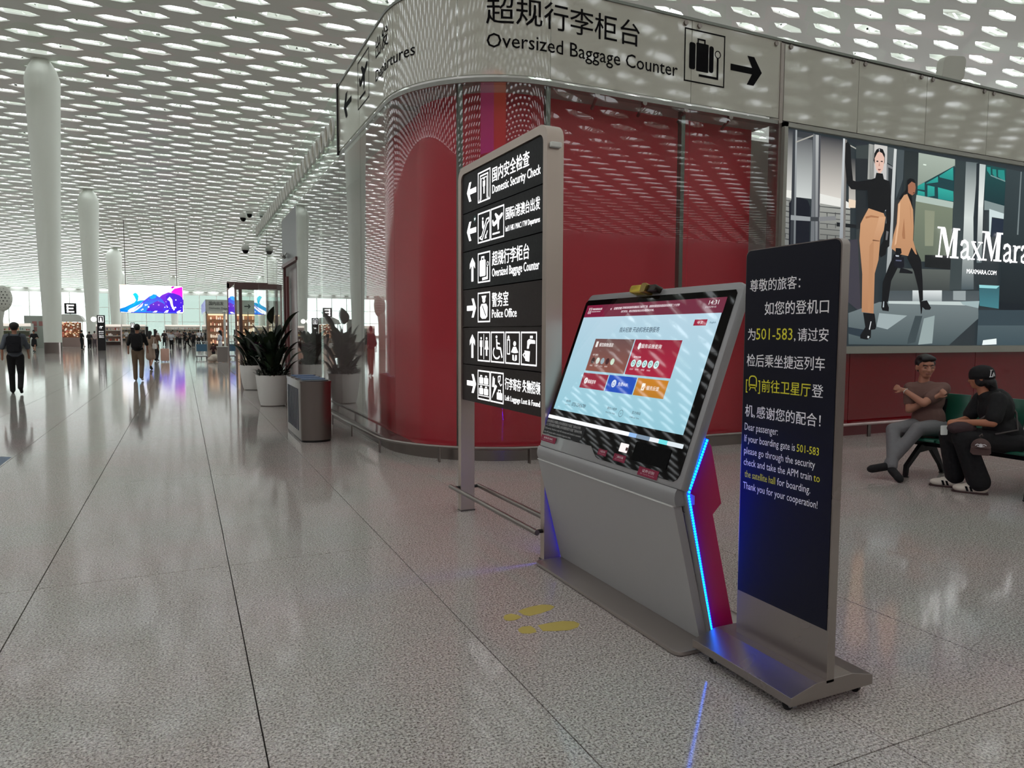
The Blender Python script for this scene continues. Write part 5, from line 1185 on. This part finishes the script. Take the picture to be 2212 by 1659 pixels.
# ------------------------------------------------------------------ planters
leaf_m = mat('leaf_dark', (26, 42, 28), .4); leaf_m2 = mat('leaf_mid', (44, 62, 40), .45); stem_m = mat('stem', (40, 44, 30), .6); pot_m = mat('pot_white', (218, 218, 212), .45)
def leaf(base, tip, wid, droop, m, parent, name='leaf', th=.0):
    base, tip = Vector(base), Vector(tip); d = tip-base; L = d.length; s = d.cross(Vector((0, 0, 1)));
    if s.length < .01: s = Vector((1, 0, 0))
    s.normalize(); s = (s+Vector((random.uniform(-.3, .3), random.uniform(-.3, .3), random.uniform(-.4, .4)))).normalized(); nn = s.cross(d).normalized(); V = []; N = 8
    for i in range(N+1):
        t = i/N; w = wid*math.sin(PI*min(1, t*.93+.05))**.8*(1-.25*t); c = base+d*t+Vector((0, 0, droop*L*(t-t*t)*1.6))
        V += [c-s*w+nn*w*.35, c, c+s*w+nn*w*.35]
    F_ = [(3*i+k, 3*i+k+1, 3*i+k+4, 3*i+k+3) for i in range(N) for k in (0, 1)]
    return MB().add(V, F_).build(name, m, parent, smooth='all')
def planter(x, y, r, h, seed, lab, plab, big, nfill=44):
    random.seed(seed)
    pt = thing('planter', lab, 'planter', (x, y, 0))
    MB().lathe([(r*.62, 0), (r*.74, .02), (r*.84, h*.25), (r*.93, h*.6), (r, h-.01), (r*.985, h), (r*.93, h), (r*.92, h-.05)], (x, y, 0), 40).build('pot', pot_m, pt, smooth=True)
    MB().disc(x, y, r*.93, WORLD, h-.04, 28).build('soil', mat('soil', (34, 26, 20), .9), pt)
    pl_ = thing('plant', plab, 'plant', (x, y, h-.04))
    for i, (a, l, z, w, dr) in enumerate(big):
        ax_, ay_ = math.cos(a), math.sin(a); b = Vector((x+ax_*.05, y+ay_*.05, h-.05)); k = Vector((x+ax_*l*.35, y+ay_*l*.35, z-.34*(1+l)))
        MB().tube([b, b.lerp(k, .5)+Vector((0, 0, .05)), k], [.014, .011, .008], 6).build('stem', stem_m, pl_, smooth='all')
        leaf(k, (x+ax_*l, y+ay_*l, z), w*1.25, dr, leaf_m if i % 3 else leaf_m2, pl_)
    for i in range(nfill):
        a = random.uniform(0, 2*PI); l = random.uniform(.08, .42); z = random.uniform(.85, 1.55); c = Vector((x+math.cos(a)*.06, y+math.sin(a)*.06, z-.25))
        leaf(c, (x+math.cos(a)*l, y+math.sin(a)*l, z+random.uniform(-.1, .1)), random.uniform(.06, .11), random.uniform(.1, .5), leaf_m if i % 4 else leaf_m2, pl_)
    fo = MB()
    for i in range(420):
        a = random.uniform(0, 2*PI); q = r*1.02*math.sqrt(random.random()); c = Vector((x+q*math.cos(a), y+q*math.sin(a), h-.03+random.random()*.13))
        t = c+Vector((math.cos(a)*random.uniform(.02, .13), math.sin(a)*random.uniform(.02, .13), random.uniform(.01, .1))); d = (t-c); s = d.cross(Vector((0, 0, 1))).normalized()*.02
        fo.add([c, c+d*.5+s, t, c+d*.5-s], [(0, 1, 2, 3)])
    fo.build('ground_leaves', leaf_m, pl_, kind='stuff')
    return pl_
u_ = r0
def az(dx, dy=0): return math.atan2(r0.y*dx+fw.y*dy, r0.x*dx+fw.x*dy)
R_, L_ = az(1), az(-1)
big1 = [(R_, .05, 2.08, .15, .05), (R_+.2, .36, 1.84, .06, .1), (L_, .42, 1.72, .08, .1), (R_, .58, 1.98, .075, .35), (R_-.3, .50, 1.60, .09, .2), (L_+.4, .55, 1.45, .10, .3), (L_-.5, .60, 1.30, .09, .4), (R_+.4, .55, 1.35, .09, .35), (R_-.6, .40, 1.25, .09, .3), (L_, .35, 1.50, .10, .1),
        (R_+1.3, .3, 1.7, .10, .1), (L_+1.2, .3, 1.55, .10, .1), (R_, .62, 1.12, .07, .5), (R_+.2, .55, .95, .06, .5), (L_+.2, .45, 1.05, .09, .4), (R_-.1, .22, 1.62, .10, .0), (L_+.1, .20, 1.68, .10, .0), (R_+2, .35, 1.2, .09, .2), (R_+.1, .48, 1.2, .06, .5), (L_-.2, .3, 1.2, .09, .2), (R_, .3, 1.3, .1, .2), (L_-1.5, .25, 1.4, .1, .1), (R_+.1, .12, 1.75, .1, 0), (R_+1.6, .2, 1.1, .1, .1), (L_+1, .2, .95, .1, .1), (R_+.5, .3, .9, .08, .3)]
planter(1.70, 15.72, .345, .65, 3, 'white round planter next to the stainless bin', 'tall dark broad-leaved plant in the planter next to the bin', big1)
big2 = [(L_, .55, 1.45, .12, .3), (L_+.5, .45, 1.6, .12, .2), (L_-.5, .5, 1.35, .11, .3), (R_, .3, 1.6, .12, .1), (L_, .25, 1.65, .13, .0), (L_+1.4, .3, 1.5, .12, .1), (L_, .6, 1.2, .10, .5), (R_+.4, .4, 1.3, .1, .3), (L_+.2, .4, 1.15, .12, .3), (L_-1, .3, 1.0, .12, .2), (L_, .3, 1.3, .14, .1), (R_+2, .3, 1.1, .12, .1), (R_, .2, 1.2, .13, 0), (L_+.3, .2, 1.05, .13, 0)]
p2_ = planter(1.72, 20.3, .37, .66, 5, 'white round planter further along, half behind the first', 'bushy dark plant with purple leaves in the further planter', big2)
pm_ = mat('leaf_purple', (70, 36, 62), .4)
for i in range(16):
    a = random.uniform(0, 6.28); c = Vector((1.78, 20.1, 1.0+random.random()*.25)); leaf(c, c+Vector((math.cos(a)*.2, math.sin(a)*.2, random.uniform(-.05, .12))), .06, .2, pm_, p2_, 'purple_leaf')

# ------------------------------------------------------------------ entrance portal at the far end of the long side
po_ = thing('entrance_portal', 'glass and steel entrance frame projecting past the planters', 'portal', (2.0, 26.7, 0))
pk_ = mat('portal_steel', (172, 152, 146), .35, .5)
MB().box((1.66, 26.55, 0), (1.72, 26.62, 3.22)).build('post', pk_, po_); MB().box((1.80, 26.55, 0), (1.90, 26.7, 3.22)).build('post', mat('portal_brown', (120, 100, 96), .4, .3), po_)
MB().box((2.70, 31.0, 0), (2.80, 31.1, 3.5)).build('post', pk_, po_); MB().box((1.66, 31.0, 0), (1.74, 31.1, 3.5)).build('post', pk_, po_)
MB().box((1.66, 26.5, 3.02), (2.44, 26.75, 3.22)).build('lintel', MATS['portal_brown'], po_); MB().box((1.66, 31.0, 3.3), (3.6, 31.1, 3.55)).build('lintel', MATS['portal_brown'], po_)
MB().box((1.90, 26.58, .02), (2.42, 26.60, 3.02)).build('glass_leaf', G, po_); MB().box((1.68, 26.62, .02), (1.70, 31.0, 3.2)).build('glass_leaf', G, po_)

# ------------------------------------------------------------------ tapered columns
for k, (x, y, r0_, r1_, lab) in enumerate(((-8.2, 58.4, .53, 1.06, 'nearest and widest white tapered column at the left'), (-10.0, 101.2, .66, 1.15, 'second white tapered column, behind the black totem'), (-10.6, 143.5, .72, 1.3, 'third white tapered column left of the colourful screen'), (-11.2, 168, .62, 1.0, 'slim white column seen just below the colourful screen'), (-1.5, 172, .62, 1.0, 'far white column to the right below the colourful screen'),
                                     (-30, 92, .6, 1.1, 'white column beyond the left shops, hidden in part by the air tower'))):
    o = thing('column', lab, 'column', (x, y, 0)); z = zc(x, y)
    pr = [(r0_*1.02, .75)]+[(r0_+(r1_-r0_)*((i/10)**1.15), .75+(z-1.3-.75)*i/10) for i in range(1, 11)]
    MB().lathe(pr+[(r1_*.8, z-.55), (r1_*.45, z+.05)], (x, y, 0), 40).build('shaft', mat('column_white', (232, 238, 228), .5), o, smooth=True)
    MB().lathe([(r0_*1.0, 0), (r0_*1.0, .75)], (x, y, 0), 40).build('base_sleeve', steel, o, smooth=True)

# ------------------------------------------------------------------ hanging colour screen
ls = thing('led_screen', 'wide hanging screen showing cyan, violet and magenta waves of paint', 'screen', (-4, 118, 4))
X0, X1, Z0, Z1 = -8.15, .20, 4.25, 8.3
fs = Fr((X0, 118, Z0), (1, .04, 0), (0, 0, 1)); LW, LH = X1-X0, Z1-Z0
MB().prism(rrect(-.03, -.03, LW+.03, LH+.03, .26, 5), -.5, -.05, fs).build('housing', steel_d, ls)
mb = MB(); PS = lambda P: [(a*LW, b*LH) for a, b in P]; W_ = (252, 250, 255)
mb.poly(rrect(0, 0, LW, LH, .25, 5), fs, 0, W_)
LED = [((255, 236, 214), None, [(0, .75), (.1, 1), (.0, 1)]), ((20, 190, 210), (0, 120, 200), [(.02, .02), (.1, .16), (.2, .3), (.25, .45), (.22, .6), (.2, .66), (.24, .72), (.27, .68), (.29, .6), (.28, .45), (.24, .3), (.16, .15), (.1, .04)]),
       ((70, 50, 200), (30, 130, 220), [(.2, .02), (.3, .2), (.36, .34), (.42, .5), (.48, .62), (.54, .68), (.6, .6), (.66, .5), (.7, .36), (.68, .2), (.62, .04)]), ((20, 140, 220), None, [(.45, .55), (.52, .68), (.58, .66), (.56, .55), (.5, .5)]),
       ((96, 40, 170), (60, 30, 180), [(.4, .06), (.46, .3), (.58, .44), (.68, .36), (.72, .2), (.7, .04)]), ((70, 30, 180), (50, 20, 190), [(.72, .04), (.74, .4), (.72, .62), (.78, .72), (.9, .74), (.99, .66), (.99, .05)]), ((60, 40, 200), None, [(.66, .1), (.7, .3), (.72, .06)]),
       ((230, 10, 190), (190, 40, 200), [(.8, .76), (.86, .9), (.99, .97), (.99, .56), (.94, .66), (.86, .72)]), ((170, 0, 170), None, [(.8, .93), (.84, .99), (.87, .97), (.83, .9)]), (W_, None, [(.14, .04), (.22, .1), (.3, .24), (.36, .36), (.34, .24), (.26, .1), (.2, .02)]), (W_, None, [(.74, .5), (.78, .6), (.82, .5), (.83, .3), (.86, .14), (.84, .1), (.8, .26), (.78, .44)]),
       (W_, None, [(.68, .02), (.72, .1), (.76, .12), (.74, .02)]), (W_, None, [(.5, .02), (.54, .08), (.58, .08), (.56, .02)]), (W_, None, [(.88, .04), (.92, .1), (.96, .12), (.93, .04)]), ((0, 110, 210), None, [(.02, .03), (.08, .08), (.14, .05), (.1, .01)])]
LED[1:1] = [((10, 150, 200), (0, 100, 190), [(.0, .02), (.12, .1), (.3, .3), (.38, .46), (.3, .44), (.2, .34), (.08, .2), (.0, .14)]), ((90, 60, 200), (50, 60, 210), [(.16, .0), (.26, .2), (.36, .42), (.46, .6), (.56, .64), (.66, .5), (.8, .3), (.9, 0)]), ((110, 40, 190), (80, 30, 180), [(.58, .5), (.66, .66), (.76, .76), (.9, .72), (1, .5), (1, .3), (.7, .3)])]
for k, (c, c2, P) in enumerate(LED): mb.poly(PS(P), fs, .02+k*.012, c, c2)
random.seed(11)
for k in range(26): mb.disc(random.uniform(.3, .97)*LW, random.uniform(.03, .5)*LH, random.uniform(.03, .13), fs, .22, 8, random.choice([W_, W_, (60, 180, 230), (170, 110, 230)]))
mb.build('picture', art_mat('led_picture', 1.7), ls, colors=True)
for a in (.8, LW-.8): MB().tube([fs(a, LH, -.3), (fs(a, 0, -.3).x, fs(a, 0, -.3).y, zc(-4, 118))], .06, 6).build('hanger', steel_d, ls)

# screen hanging behind the viewpoint, which shows as the orange and violet streak in the curved glass
bs_ = thing('led_screen', 'orange and violet hanging screen seen only as a streak reflected in the curved glass', 'screen', (-9.4, -17, 10.5))
f = Fr((-9.4+5.3, -17-2.75, 10.6), (-.889, .458, 0), (0, 0, 1), (.458, .889, 0)); MB().box((-.1, -.1, -.4), (11.9, 4.1, -.05), f).build('housing', steel_d, bs_)
mb = MB(); mb.poly([(0, 0), (5.6, 0), (5.6, 4), (0, 4)], f, 0, (230, 130, 90), (220, 80, 70)); mb.poly([(5.6, 0), (11.8, 0), (11.8, 4), (5.6, 4)], f, 0, (200, 110, 130), (190, 70, 200)); mb.build('picture', art_mat('rear_picture', 1.9), bs_, colors=True)
for a in (1, 10.8): MB().tube([f(a, 4.1, -.2), f(a, 9.3, -.2)], .05, 6).build('hanger', steel_d, bs_)

# ------------------------------------------------------------------ totems, shops and stands of the far hall
bkm = mat('totem_black', (18, 18, 20), .4)
def totem(x, y, w, h, lab, full=True):
    o = thing('totem_sign', lab, 'sign', (x, y, 0)); f = Fr((x-w/2, y, 0), (1, 0, 0), (0, 0, 1))
    MB().prism(rrect(0, 0, w, h, .02, 2), -.2, 0, f).build('body', bkm, o)
    if full:
        mb = MB(); mb.stroke([(w*.2, h-.55), (w*.8, h-.55), (w*.8, h-.1), (w*.2, h-.1)], .04, f, .01, True); mb.disc(w*.5, h-.25, .06, f, .01, 10); mb.poly([(w*.36, h-.5), (w*.64, h-.5), (w*.6, h-.32), (w*.4, h-.32)], f, .01)
        mb.build('pictogram', lit_w, o)
        if w > .5:
            mb = MB(); plane_icon(mb, w*.5, h-.95, .3, f, .01)
            for i, t in enumerate(('国内出发', 'Domestic', 'Departures', '登机口')): text(mb, t, f, w*.2, h-1.35-i*.15, .12, w*.6, lift=.01)
            mb.build('lettering', lit_w, o)
    return o
totem(-5.93, 65.8, .56, 2.82, 'tall black totem sign with lit pictogram on the open floor')
totem(-5.33, 95, .44, 2.56, 'black totem sign behind the man with the black backpack')
totem(-4.46, 110, .32, 2.2, 'small black totem among the distant crowd, left one', False); totem(-3.5, 110.5, .32, 1.85, 'shortest black totem among the distant crowd', False)
totem(2.42, 42.4, .33, 1.7, 'dark standing sign right behind the grey counter box', True)
# letter E over its sales booth
eb = thing('sales_booth', 'warmly lit sales booth with curved white canopy below the letter E', 'booth', (-10.1, 82, 0))
warm = mat('warm_glow', (255, 214, 170), .5, emit=1.6); wood = mat('booth_wood', (150, 110, 86), .6)
MB().box((-11.1, 82, 0), (-9.0, 84, .9)).build('counter', mat('counter_pink', (150, 130, 124), .5), eb)
MB().box((-11.1, 83.8, .9), (-9.3, 84, 2.4)).build('back_shelf', wood, eb)
random.seed(4)
gd = MB()
for i in range(70):
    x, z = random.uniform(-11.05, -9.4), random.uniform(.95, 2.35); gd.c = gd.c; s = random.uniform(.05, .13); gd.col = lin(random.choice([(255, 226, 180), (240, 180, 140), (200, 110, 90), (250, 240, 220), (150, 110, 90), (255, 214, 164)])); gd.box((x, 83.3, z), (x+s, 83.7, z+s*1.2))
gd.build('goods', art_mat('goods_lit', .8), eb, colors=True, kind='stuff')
for x in (-11.1, -9.0): MB().box((x-.04, 82, 0), (x+.04, 82.1, 2.5)).build('post', white_p, eb)
MB().prism([(-11.4, 2.45), (-8.8, 2.45), (-9.1, 3.0), (-9.5, 3.2), (-10.6, 3.2), (-11.2, 2.9)], -2, .2, Fr((0, 82, 0), (1, 0, 0), (0, 0, 1))).build('canopy', white_p, eb)
MB().box((-8.85, 81.9, .1), (-8.75, 82, 2.4)).build('lamp_tube', mat('tube_white', (255, 250, 245), .5, emit=3), eb)
es = thing('letter_sign', 'black square sign with the white letter E above the booth', 'sign', (-9.95, 82, 3.22)); f = Fr((-10.45, 81.9, 3.22), (1, 0, 0), (0, 0, 1))
MB().box((0, 0, -.2), (1.0, 1.05, 0), f).build('plate', bkm, es)
mb = MB()
for P in ([(.2, .14), (.34, .14), (.34, .9), (.2, .9)], [(.2, .14), (.82, .14), (.82, .28), (.2, .28)], [(.2, .46), (.76, .46), (.76, .6), (.2, .6)], [(.2, .76), (.82, .76), (.82, .9), (.2, .9)]): mb.poly(P, f, .01)
mb.build('letter', lit_w, es)
for k, (x, y) in enumerate(((-11.6, 80), (-8.2, 84), (-7.6, 84))):
    o = tag(MB().ball((x, y, 2.75), .26, 12, 8).build('globe_lamp', mat('globe_white', (255, 255, 250), .5, emit=2.2), eb, smooth='all'))
# other stalls
def stall(name, lab, x0, x1, y, h, rgb, rows=3, lit=.6, dep=1.5):
    o = thing(name, lab, 'stall', ((x0+x1)/2, y, 0)); f = Fr((x0, y, 0), (1, 0, 0), (0, 0, 1)); w = x1-x0
    MB().box((0, 0, -dep), (w, h, -dep+.1), f).box((0, 0, -dep), (.08, h, 0), f).box((w-.08, 0, -dep), (w, h, 0), f).build('case', mat('stall_%d' % rgb[0], rgb, .5), o)
    for i in range(rows): MB().box((.08, .4+i*(h-.5)/rows, -dep+.1), (w-.08, .46+i*(h-.5)/rows, -.1), f).build('shelf', white_p, o)
    MB().box((0, h-.25, -.1), (w, h, .05), f).build('fascia', mat('fascia_lit', (250, 240, 228), .5, emit=lit), o)
    g = MB()
    for i in range(rows):
        for k in range(int(w/.16)):
            if random.random() < .8:
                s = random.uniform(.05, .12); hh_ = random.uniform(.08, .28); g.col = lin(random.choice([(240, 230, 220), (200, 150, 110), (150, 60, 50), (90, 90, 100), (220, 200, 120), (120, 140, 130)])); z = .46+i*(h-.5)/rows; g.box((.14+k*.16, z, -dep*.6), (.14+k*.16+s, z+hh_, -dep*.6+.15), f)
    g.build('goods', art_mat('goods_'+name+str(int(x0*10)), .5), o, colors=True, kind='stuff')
    return o
stall('display_stall', 'white display stall behind the man in grey shirt', -14.2, -12.0, 74, 2.2, (196, 204, 196), 3)
gw = thing('partition', 'grey-green panel wall with small posters left of the first column', 'partition', (-11.9, 76, 0))
MB().box((-12.8, 76, 0), (-10.95, 76.15, 2.9)).build('panel', mat('partition_grey', (170, 178, 170), .6), gw)
for x, z in ((-12.2, 2.0), (-11.7, 2.0), (-12.2, 1.5)): MB().box((x, 75.97, z), (x+.35, 76, z+.4)).build('poster', mat('poster_red', (170, 120, 116), .5), gw)
stall('display_stall', 'pink-lit stall between the second and third columns', -8.6, -6.2, 90, 2.3, (190, 170, 166), 3)
stall('display_stall', 'distant stall right of the third column', -9.5, -5.4, 128, 2.6, (180, 180, 174), 3)
stall('display_stall', 'distant pale stall under the slanted window', -3, 3, 150, 2.8, (186, 186, 180), 3)
# air towers with dotted heads
def air_tower(x, y, s, lab, ang):
    o = thing('air_tower', lab, 'air outlet', (x, y, 0)); f = Fr((x, y, 3.9*s), (math.cos(ang), math.sin(ang), 0), (.0, .12, 1))
    MB().ball((0, 0, 0), (.62*s, .95*s, .32*s), 24, 14, f).build('head', mat('tower_white', (206, 208, 198), .5), o, smooth='all')
    MB().tube([f(-.15*s, -.6*s, -.1), (x-.5*s, y+.3, 2.4*s), (x-.75*s, y+.4, 0)], [.3*s, .42*s, .6*s], 20).build('neck', MATS['tower_white'], o, smooth='all')
    for i in range(-2, 3):
        for j in range(-3, 4):
            a, b = i*.21*s+(j % 2)*.1*s, j*.22*s; q = 1-(a/(.58*s))**2-(b/(.88*s))**2
            if q > .12:
                MB().tube([f(a, b, .32*s*math.sqrt(q)-.03), f(a, b, .32*s*math.sqrt(q)+.012)], .045*s, 10).build('nozzle', dark_m, o)
air_tower(-11.9, 63.2, 1.0, 'white air outlet tower with dotted oval head at the left edge', 0)
air_tower(-24, 105, 1.4, 'distant white air outlet tower against the bright window', .3)
# domestic departures block on the right
db = thing('shop_block', 'glazed departures shop block with lettered band beyond the portal', 'building', (3.6, 64, 0))
f = Fr((1.75, 63.4, 0), (1, 0, 0), (0, 0, 1)); pale = mat('pale_band', (196, 204, 196), .4)
MB().box((0, 3.2, -.3), (6.5, 4.15, 0), f).build('band', pale, db); MB().box((0, 0, -14), (6.5, 3.2, -4), f).build('core', mat('core_grey', (150, 146, 140), .6), db)
MB().box((-.02, 3.2, -14), (.0, 4.15, 0), f).build('side_band', mat('side_glass', (150, 176, 166), .2), db)
MB().box((-.02, 0, -14), (.0, 3.2, 0), f).build('side_glass', G, db); MB().box((0, 3.0, -4), (6.5, 3.2, 0), f).build('soffit', white_p, db)
mb = MB(); text(mb, '国内出发', f, .25, 3.72, .34, 1.1, lift=.02, bold=.01); text(mb, 'Domestic Departures', f, .25, 3.38, .24, 1.9, lift=.02); arrow(mb, 3.2, 3.65, .5, f, 0, w=.02); mb.build('lettering', mat('band_ink', (60, 70, 66), .5), db)
for x in (0, 1.6, 3.2, 4.8): MB().box((x, 0, -.15), (x+.06, 3.2, 0), f).build('mullion', alu, db)
for i in range(5): MB().box((.3, .5+i*.5, -1.4), (4.2, .55+i*.5, -.7), f).build('shelf', wood, db)
g = MB(); random.seed(9)
for i in range(5):
    for k in range(26):
        if random.random() < .85: g.col = lin(random.choice([(255, 236, 210), (255, 224, 190), (240, 190, 150), (230, 220, 210), (160, 100, 80)])); z = .55+i*.5; s = random.uniform(.06, .12); g.box((.35+k*.15, z, -1.2), (.35+k*.15+s, z+random.uniform(.12, .36), -1.0), f)
g.build('goods', art_mat('goods_warm', 1.1), db, colors=True, kind='stuff')
MB().box((.2, 2.9, -1.3), (4.3, 2.98, -.6), f).build('shelf_light', warm, db)
MB().box((0, .0, -1.6), (5, 3.0, -1.5), f).build('back_panel', mat('shop_back', (190, 160, 140), .6), db)
# ceiling light strips above
for k, (x, y) in enumerate(((2.2, 54), (2.2, 57), (2.2, 60))):
    pass
# grey counter, white pole, trolley, child's seat, suitcase
gb = thing('counter_box', 'plain grey counter box on the floor before the shop', 'box', (1.8, 38.7, 0)); MB().box((1.55, 38.6, .02), (2.04, 39.0, .78)).build('body', mat('counter_grey', (128, 120, 116), .5), gb, bevel=.01); MB().box((1.52, 38.57, .78), (2.07, 39.03, .81)).build('top', white_p, gb)
wp = thing('white_pole', 'slim white pole with rounded cap beside the grey counter', 'pole', (1.96, 39.4, 0)); MB().lathe([(.055, 0), (.055, 2.5)], (1.96, 39.4, 0), 16).build('shaft', white_p, wp, smooth=True); MB().ball((1.96, 39.4, 2.55), (.1, .1, .08), 14, 8).build('cap', white_p, wp, smooth='all')
tr_ = thing('luggage_trolley', 'airport luggage trolley with a blue panel parked on the open floor', 'trolley', (.93, 43.6, 0)); tm = mat('trolley_metal', (170, 172, 174), .3, .8)
for s_ in (-.3, .3): MB().tube([(.93+s_, 43.3, .12), (.93+s_, 43.5, .9), (.93+s_, 43.4, .98)], .018, 8).build('upright', tm, tr_, smooth='all')
MB().tube([(.6, 43.4, .98), (1.26, 43.4, .98)], .022, 8).build('handle', tm, tr_); MB().box((.66, 43.38, .45), (1.2, 43.41, .85)).build('panel', mat('trolley_blue', (70, 110, 136), .4), tr_); MB().box((.62, 43.3, .14), (1.24, 44.2, .2)).build('deck', tm, tr_)
for a, b in ((.68, 43.4), (1.18, 43.4), (.93, 44.1)): MB().tube([(a-.02, b, .07), (a+.02, b, .07)], .07, 12).build('wheel', rubber, tr_, smooth=True)
su = thing('suitcase', 'pale pink upright suitcase between the walking women', 'suitcase', (-.85, 40.2, 0)); fq = Fr((-1.05, 40.1, .06), (1, 0, 0), (0, 0, 1))
MB().prism(rrect(0, 0, .4, .62, .05, 4), -.25, 0, fq).build('shell', mat('case_pink', (206, 166, 150), .4), su, smooth=True, bevel=.02); MB().tube([(-.97, 40.25, .66), (-.97, 40.25, 1.0), (-.75, 40.25, 1.0), (-.75, 40.25, .66)], .012, 6).build('pull_handle', dark_m, su)
for a in (-1.0, -.72): MB().tube([(a-.015, 40.15, .03), (a+.015, 40.15, .03)], .03, 10).build('wheel', rubber, su)
bb = fuse([('e', V3(1.45, 39.6, .2), (.24, .3, .2)), ('e', V3(1.3, 39.5, .14), (.2, .2, .13))], .03, 'soft_bag', cloth('cream_bag', (200, 190, 176)), None, 2); tag(bb, 'large soft cream bag on the floor beside the child', 'bag')

# people of the far hall
walker('man in grey shirt and black trousers walking with a backpack at left', -3.74, 20.95, 1.74, -.1, (84, 90, 98), (10, 10, 12), (12, 12, 14), (10, 9, 9), .30, bag='backpack', bagc=(14, 16, 24), hat=True, vox=.022, bagl='dark backpack worn by the man in grey shirt at left')
walker('man in black T-shirt and khaki trousers walking away with a backpack', -1.29, 25.1, 1.76, .08, (14, 14, 16), (122, 104, 84), (200, 200, 200), stride=.16, bag='backpack', bagc=(10, 10, 12), vox=.022, bagl='black backpack worn over the black T-shirt and khaki trousers')
walker('woman in beige blouse and skirt striding beside the khaki trousers man', -1.2, 32.1, 1.56, .3, (150, 128, 110), (160, 140, 124), (30, 28, 28), stride=.3, skirt=True, bag='shoulder', bagc=(210, 206, 200), long_hair=True, bagl='white shoulder bag of the woman in beige')
walker('woman in brown top and long black trousers next to the pink suitcase', -1.28, 41.2, 1.6, .5, (110, 84, 70), (22, 20, 20), stride=.1, long_hair=True, arms='front')
walker('man in white shirt and black trousers walking towards the camera', -.88, 66.2, 1.55, PI, (206, 210, 216), (16, 16, 18), stride=.1)
walker('person in black bending forward near the white shirt man', .37, 71.2, 1.5, -1.2, (18, 18, 20), (20, 20, 22), stride=.3, lean=.35)
walker('person in dark grey waiting right of the bending figure', .93, 77.4, 1.5, .4, (50, 44, 46), (24, 24, 26), stride=.05, bag='shoulder', bagl='dark bag carried by the waiting person in dark grey')
walker('woman in black skirt suit walking towards the camera at far left', -9.77, 61.3, 1.6, PI+.2, (16, 16, 20), (16, 16, 20), stride=.2, skirt=True, arms='x')
walker('man in black standing before the sales booth, arms in front', -7.73, 69.6, 1.62, .9, (14, 14, 16), (16, 16, 18), stride=.04, arms='front')
walker('person in black trousers beside the man at the booth', -7.33, 71.2, 1.5, .2, (60, 56, 58), (14, 14, 16), stride=.05, arms='front')
walker('person in pale pink shirt behind the pair at the booth', -7.3, 75, 1.54, -.4, (196, 176, 172), (90, 80, 84), stride=.05)
walker('person in black right of the black totem sign', -9.2, 120.8, 1.55, .3, (20, 20, 24), (24, 24, 26), stride=.15)
walker('woman in white blouse standing behind the grey counter box', 1.95, 44.5, 1.62, -1.2, (206, 210, 220), (200, 200, 204), stride=.03, long_hair=True, arms='front')
walker('small child in dark red seated on the cream bag', 1.42, 40.1, .95, .6, (60, 26, 30), (16, 14, 16), stride=.3, vox=.022)
walker('person partly cut by the left edge next to the display stall', -13.4, 60.5, 1.55, .5, (60, 70, 74), (20, 20, 20), stride=.2)
random.seed(21)
cr = [(-3.2, 84), (-2.6, 88), (-1.7, 80), (-.3, 84), (.2, 92), (-.6, 96), (.8, 98), (1.6, 86), (-4.2, 92), (-6.2, 98), (-5.2, 104), (-1.2, 104), (2.0, 95), (1.2, 108), (-8.6, 110), (-2.1, 112)]
tops_ = [(20, 20, 22), (200, 200, 200), (60, 50, 50), (120, 100, 96), (30, 34, 44), (170, 150, 150), (24, 24, 26), (206, 206, 210)]
names = ['black', 'white', 'maroon', 'tan', 'navy', 'pale pink', 'dark', 'light']
for k, (x, y) in enumerate(cr):
    walker('distant walker in %s top and %s trousers, in the crowd below the screen' % (names[k % 8], ('black', 'khaki')[k//8]), x, y, random.uniform(1.55, 1.75), random.choice((0, PI, .6, -.5)), tops_[k % 8], [(18, 18, 20), (96, 84, 72)][k//8], stride=random.uniform(.05, .25), vox=.04, group='distant crowd below the screen')
